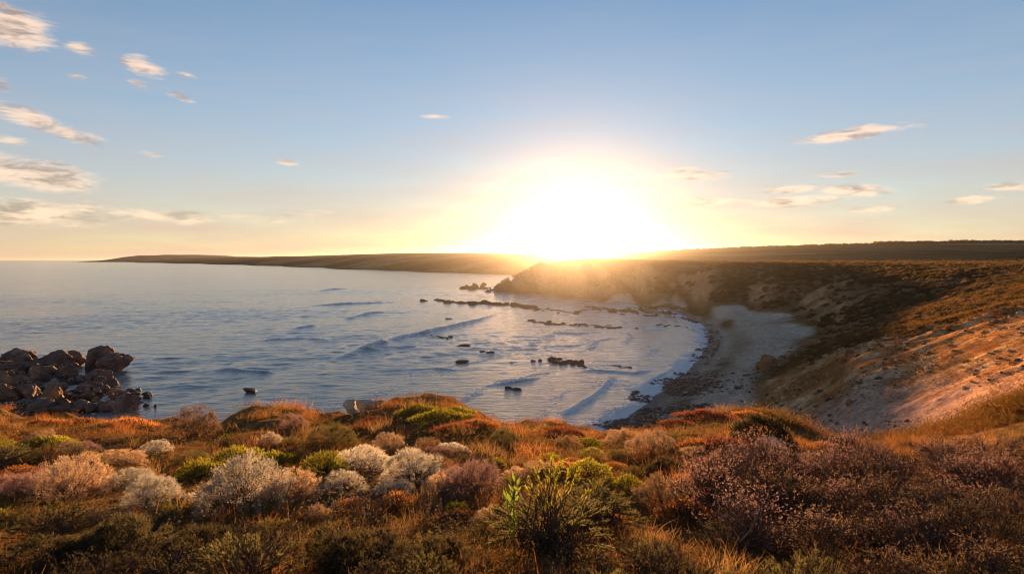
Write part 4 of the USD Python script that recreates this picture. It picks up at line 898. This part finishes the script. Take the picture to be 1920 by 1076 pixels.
for u, vb, w, k, lab in ((395, 878, 56, 'tall_grass_0', 'tall dry grass standing against the sea at left'), (455, 850, 50, 'tall_grass_0', 'seeding grass stalks above the yellow-green hedge'), (350, 880, 46, 'tall_grass_0', 'leaning dry stalks left of the yellow-green hedge'), (318, 862, 40, 'tall_grass_0', 'thin dry stalks in front of the grey-brown rim bush'),
                         (1490, 852, 44, 'tall_grass_0', 'pale curling grass plume beside the dark green shrub'), (745, 838, 40, 'tall_grass_0', 'pale dry stalks in front of the dry brownish bush'), (565, 850, 40, 'tall_grass_0', 'arching dry grass between the hedge and the leafy bush'), (910, 990, 60, 'tall_grass_0', 'dry stalks rising left of the large spiky olive bush'), (1410, 960, 60, 'tall_grass_0', 'pale stalks rising out of the thicket on the right')):
    px_plant(k, u, vb, w, 'tall_grass', lab, 'grass', zs=1.0)
px_plant('green_sprig_0', 965, 1060, 58, 'green_sprig', 'bright green sprig with fresh leaves in the foreground', 'plant', zs=1.15)
for u, vb, w, k, y_, lab in ((1400, 1062, 130, 'dead_branch_0', 0.2, 'bleached forked dead branch lying in the thicket at lower right'), (1540, 1010, 100, 'dead_branch_1', 0.1, 'thin dead branch upper right of the bleached forked one'), (1090, 1000, 100, 'dead_branch_1', 0.4, 'grey dead branch slanting across the large spiky olive bush'), (700, 985, 90, 'dead_branch_1', 2.9, 'yellowish dead twig lying under the orange plants'), (1750, 985, 110, 'dead_branch_0', 2.6, 'dead branch in the thicket near the right edge')):
    px_plant(k, u, vb, w, 'dead_branch', lab, 'branch', yaw=y_, lift=0.16 if u > 1000 else 0.1)
# thicket of purple-grey twiggy shrubs on the right
r = np.random.default_rng(55)
T = []
ROWN = ('back row', 'second row', 'third row', 'front row')
for row, (v0, cnt) in enumerate(((875, 8), (920, 9), (975, 8), (1040, 7))):
    for k in range(cnt):
        u = 1330 - row * 6 + (k + r.uniform(0.1, 0.9)) * (1960 - 1330) / cnt
        T.append((u, v0 + r.uniform(-12, 16), r.uniform(95, 150) * (1 + 0.25 * row), f'purple twiggy shrub, {ordinal(k + 1)} from the left in the {ROWN[row]} of the thicket'))
for i, (u, v, w, lab) in enumerate(T):
    px_plant(('twig_purple_0', 'twig_purple_1', 'twig_brown_0', 'twig_purple_0', 'twig_bare_0')[i % 5] if v < 960 else ('twig_brown_0', 'twig_brown_1', 'twig_purple_1')[i % 3], u, v, w, 'twiggy_shrub', lab, 'shrub', 'twiggy shrubs of the thicket at lower right', zs=r.uniform(0.8, 1.05))
def hides(u, v, w, k=0.75):
    return any(abs(u - b[1]) < 0.45 * (w + b[3]) and v > b[2] - 4 and v - k * w < b[2] - 0.12 * b[3] for b in BUSHES)
# the bushes that fill the ground between the named ones
r = np.random.default_rng(57)
FB = []
for tries in range(4000):
    u, v = r.uniform(-30, 1330), r.uniform(835, 985)
    w = r.uniform(48, 105) * (v / 900) ** 2
    if hides(u, v, w) or any(abs(u - b[1]) < 0.36 * (w + b[3]) and abs(v - b[2]) < 16 for b in BUSHES) or any(abs(u - b[0]) < 0.30 * (w + b[2]) and abs(v - b[1]) < 16 for b in FB): continue
    FB.append((u, v, w))
FB = FB[:150]
FK = (('brown_bush_0', 'brown'), ('olive_bush_0', 'olive'), ('purple_bush_0', 'purple-brown'), ('spiky_olive_1', 'spiky olive'), ('tan_bush_1', 'tan'), ('orange_leafy_0', 'orange-leaved'), ('twig_brown_0', 'twiggy brown'), ('green_hedge_1', 'yellow-green'), ('silver_bush_1', 'silvery'), ('straw_tuft_0', 'straw-coloured grassy'), ('spiky_olive_0', 'spiky olive'))
FC = {}
for u, v, w in sorted(FB):
    k, nm = FK[int(r.integers(len(FK)))]
    FC[nm] = FC.get(nm, 0) + 1
    px_plant(k, u, v, w, 'heath_bush', f'small {nm} bush among the mounds, {ordinal(FC[nm])} such one from the left', 'bush', f'small {nm} bushes among the mounds', zs=r.uniform(0.5, 0.9))
# dark shrubs along the bottom
r = np.random.default_rng(56)
ROWB = ('highest', 'second', 'third', 'lowest')
for row, (v0, cnt, kinds) in enumerate(((1010, 11, ('twig_brown_0', 'spiky_dark_0', 'twig_brown_1')), (1065, 10, ('twig_brown_1', 'spiky_dark_0', 'dark_bush_0', 'twig_brown_0')), (1130, 10, ('spiky_dark_0', 'twig_brown_1', 'twig_brown_0')), (1235, 10, ('twig_brown_1', 'spiky_dark_0')))):
    for k in range(cnt):
        u = -20 + (k + r.uniform(0.1, 0.9)) * (1330 if row < 2 else 1980) / cnt
        v, w = v0 + r.uniform(-20, 20), r.uniform(110, 170) * (1 + 0.28 * row)
        for _ in range(6):
            if hides(u, v, w, 0.62): v += 14; w *= 0.93
        px_plant(kinds[int(r.integers(len(kinds)))], u, v, w, 'heath_shrub', f'dark tangled heath shrub, {ordinal(k + 1)} from the left in the {ROWB[row]} row', 'shrub', 'dark heath shrubs along the bottom', zs=r.uniform(0.75, 1.0))
# flowering stems
FL = sorted([(r.uniform(560, 860), r.uniform(945, 1075)) for i in range(14)] + [(r.uniform(150, 560), r.uniform(960, 1075)) for i in range(6)])
for i, (u, v) in enumerate(FL):
    px_plant(f'flowers_{i % 2}', u, v, r.uniform(60, 100), 'flowering_herb', f'small herb with pale round flower heads, {ordinal(i + 1)} from the left in the foreground', 'flower', 'pale flowering herbs in the foreground', zs=1.0)
# red and orange creeping mats on the slope
MATS = sorted(((1060, 822, 120, 'red_mat_0'), (1120, 835, 90, 'red_mat_0'), (1010, 815, 80, 'orange_mat_0'), (1380, 850, 140, 'red_mat_0'), (1280, 800, 90, 'red_mat_0'), (1330, 785, 110, 'red_mat_0'), (1410, 790, 90, 'orange_mat_0'), (700, 795, 70, 'red_mat_0'), (850, 815, 90, 'red_mat_0'), (890, 800, 80, 'orange_mat_0'), (1240, 815, 70, 'red_mat_0'), (1560, 850, 100, 'orange_mat_0'), (1470, 900, 110, 'red_mat_0'), (820, 790, 120, 'green_mat_0'), (780, 775, 90, 'green_mat_0'), (850, 775, 80, 'green_mat_0'), (70, 845, 120, 'green_mat_0'), (130, 800, 110, 'orange_mat_0'), (220, 800, 120, 'orange_mat_0'), (60, 800, 100, 'orange_mat_0'), (1050, 890, 120, 'orange_mat_0')))
MC = {}
for i, (u, v, w, k) in enumerate(MATS):
    nm = {'red': 'red', 'ora': 'orange', 'gre': 'mossy green'}[k[:3]]
    MC[nm] = MC.get(nm, 0) + 1
    px_plant(k, u, v, w, 'creeping_mat', f'low {nm} creeping mat, {ordinal(MC[nm])} such one from the left on the slope', 'ground plant', f'low {nm} creeping mats', zs=1.0)

# short grass and ground cover on the cliff top: beyond counting
def kind_copies(*kinds):
    def make(path):
        out = []
        for i, k in enumerate(kinds):
            x = UsdGeom.Xform.Define(stage, f'{path}/tuft' + (f'_{i:03d}' if i else '')); x.GetPrim().GetReferences().AddInternalReference(f'{KINDS}/{k}')
            out.append(str(x.GetPath()))
        return out
    return make
for k in range(3): tuft(f'short_grass_{k}', L_GRASS, 170 + k, n=46, R=0.14, ln=(0.025, 0.085), w=0.006, lean=0.9, droop=0.4)
r = np.random.default_rng(61)
N = 14000
u = r.uniform(-200, 2120, N * 2); y = np.exp(r.uniform(math.log(2.2), math.log(30), N * 2)); x = (u - 960) / FPX * y
g = ground(x, y); ok = (g > 6.0); x, y, g = x[ok][:N], y[ok][:N], g[ok][:N]
instancer('short_grass', kind_copies('short_grass_0', 'short_grass_1', 'short_grass_2', 'straw_tuft_1', 'orange_tuft_0'), np.column_stack([x, y, g - 0.01]), r.uniform(0, 6.28, len(x)), r.uniform(0.7, 1.5, len(x)) * np.where(y > 10, 1.15, 0.8), label='short dry orange and olive grass covering the cliff top', cat='grass', tilt=0.08, seed=6,
          idx=r.choice(5, len(x), p=[0.325, 0.325, 0.32, 0.012, 0.018]))
# low scrub on the hillside and the plateau behind
def clump(name, mat, seed, R=0.5, H=0.35, n=260):
    r = np.random.default_rng(seed)
    P, D = dome_points(r, n, R, H, 0.45, seed, -0.1); P *= r.uniform(0.55, 1.05, (len(P), 1)) ** 0.6; n = len(P)
    d = unit(D + [0, 0, 0.4] + r.normal(size=(n, 3)) * 0.7); ln = r.uniform(0.10, 0.20, (n, 1))
    return kind_of_plant(name, [('foliage', leaves(r, P - d * ln / 2, P + d * ln / 2, np.full(n, 0.07)), mat)])
for k in range(3): clump(f'scrub_{k}', L_SCRUB, 180 + k)
r = np.random.default_rng(62)
X_, Y_ = [], []
u = r.uniform(940, 2150, 90000); y = np.exp(r.uniform(math.log(30), math.log(420), 90000)); x = (u - 960) / FPX * y
g = ground(x, y); ii = np.clip(np.searchsorted(TH, np.arctan2(x, y)), 0, nT - 1); jj = np.clip(np.searchsorted(LR, np.log(np.hypot(x, y))), 0, nR - 1)
dens = sstep(-0.06, 0.14, fbm2(x, y, 0.09, 0.09, 4, 71)) * 0.8 + 0.20
ok = (g > 3.2) & (sand[ii, jj] < 0.2) & (r.uniform(size=len(x)) < dens * (1 - 0.9 * bare[ii, jj])) & (gul[ii, jj] > 6) & (mnd[ii, jj] > 2) & (r.uniform(size=len(x)) > 0.92 * sstep(0.35, 0.7, SL[ii, jj]))
x, y, g = x[ok][:18000], y[ok][:18000], g[ok][:18000]
instancer('hillside_scrub', kind_copies('scrub_0', 'scrub_1', 'scrub_2'), np.column_stack([x, y, g - 0.05]), r.uniform(0, 6.28, len(x)), r.uniform(0.5, 1.2, len(x)) * np.clip(y / 110, 0.45, 2.2), label='low dark scrub scattered over the hillside and the plateau', cat='scrub', tilt=0.05, seed=7)
# short grass on the bare slopes of the near spur and its gully
r = np.random.default_rng(64)
u = r.uniform(1400, 2100, 26000); y = np.exp(r.uniform(math.log(24), math.log(80), 26000)); x = (u - 960) / FPX * y; g = ground(x, y)
ii = np.clip(np.searchsorted(TH, np.arctan2(x, y)), 0, nT - 1); jj = np.clip(np.searchsorted(LR, np.log(np.hypot(x, y))), 0, nR - 1)
ok = (g > 2.4) & (sand[ii, jj] < 0.3) & (r.uniform(size=len(x)) < sstep(-0.12, 0.16, fbm2(x, y, 0.22, 0.22, 4, 72)) * (1 - 0.88 * bare[ii, jj]) + 0.03) & (gul[ii, jj] > 3.0)
x, y, g = x[ok][:9000], y[ok][:9000], g[ok][:9000]
instancer('slope_grass', kind_copies('short_grass_0', 'short_grass_1', 'short_grass_2', 'scrub_0'), np.column_stack([x, y, g - 0.02]), r.uniform(0, 6.28, len(x)), np.where(True, r.uniform(1.6, 3.6, len(x)), 1), label='sparse dry grass on the orange slope of the near spur', cat='grass', tilt=0.1, seed=9,
          idx=r.choice(3, len(x)))
# tree belt on the right skyline
r = np.random.default_rng(63)
u = np.concatenate([r.uniform(1640, 2150, 420), r.uniform(1240, 1700, 160)]); y = r.uniform(1040, 1200, 580); x = (u - 960) / FPX * y; g = ground(x, y)
instancer('far_trees', kind_copies('scrub_0', 'scrub_1', 'scrub_2'), np.column_stack([x, y, g]), r.uniform(0, 6.28, 580), np.where(u > 1640, r.uniform(5, 11, 580), r.uniform(3, 6, 580)), label='far belt of low trees along the right skyline', cat='trees', seed=8)

# ------------------------------------------------------------------ the evening air
HAZE_DENSITY = 0.000018
hz = usdkit.material(stage, '/World/Looks/evening_haze', {'v': ('principled_volume', dict(color=(0.93, 0.90, 0.86), density=HAZE_DENSITY, anisotropy=0.91))}, [], volume='v.volume')
hb = trimesh.creation.box(bounds=[[-34000, -34000, -4.2], [34000, 34000, 62]])
data(usdkit.mesh(stage, numbered('haze'), hb, hz).GetPrim(), label='thin warm evening haze over sea and land', cat='haze', kind='stuff')
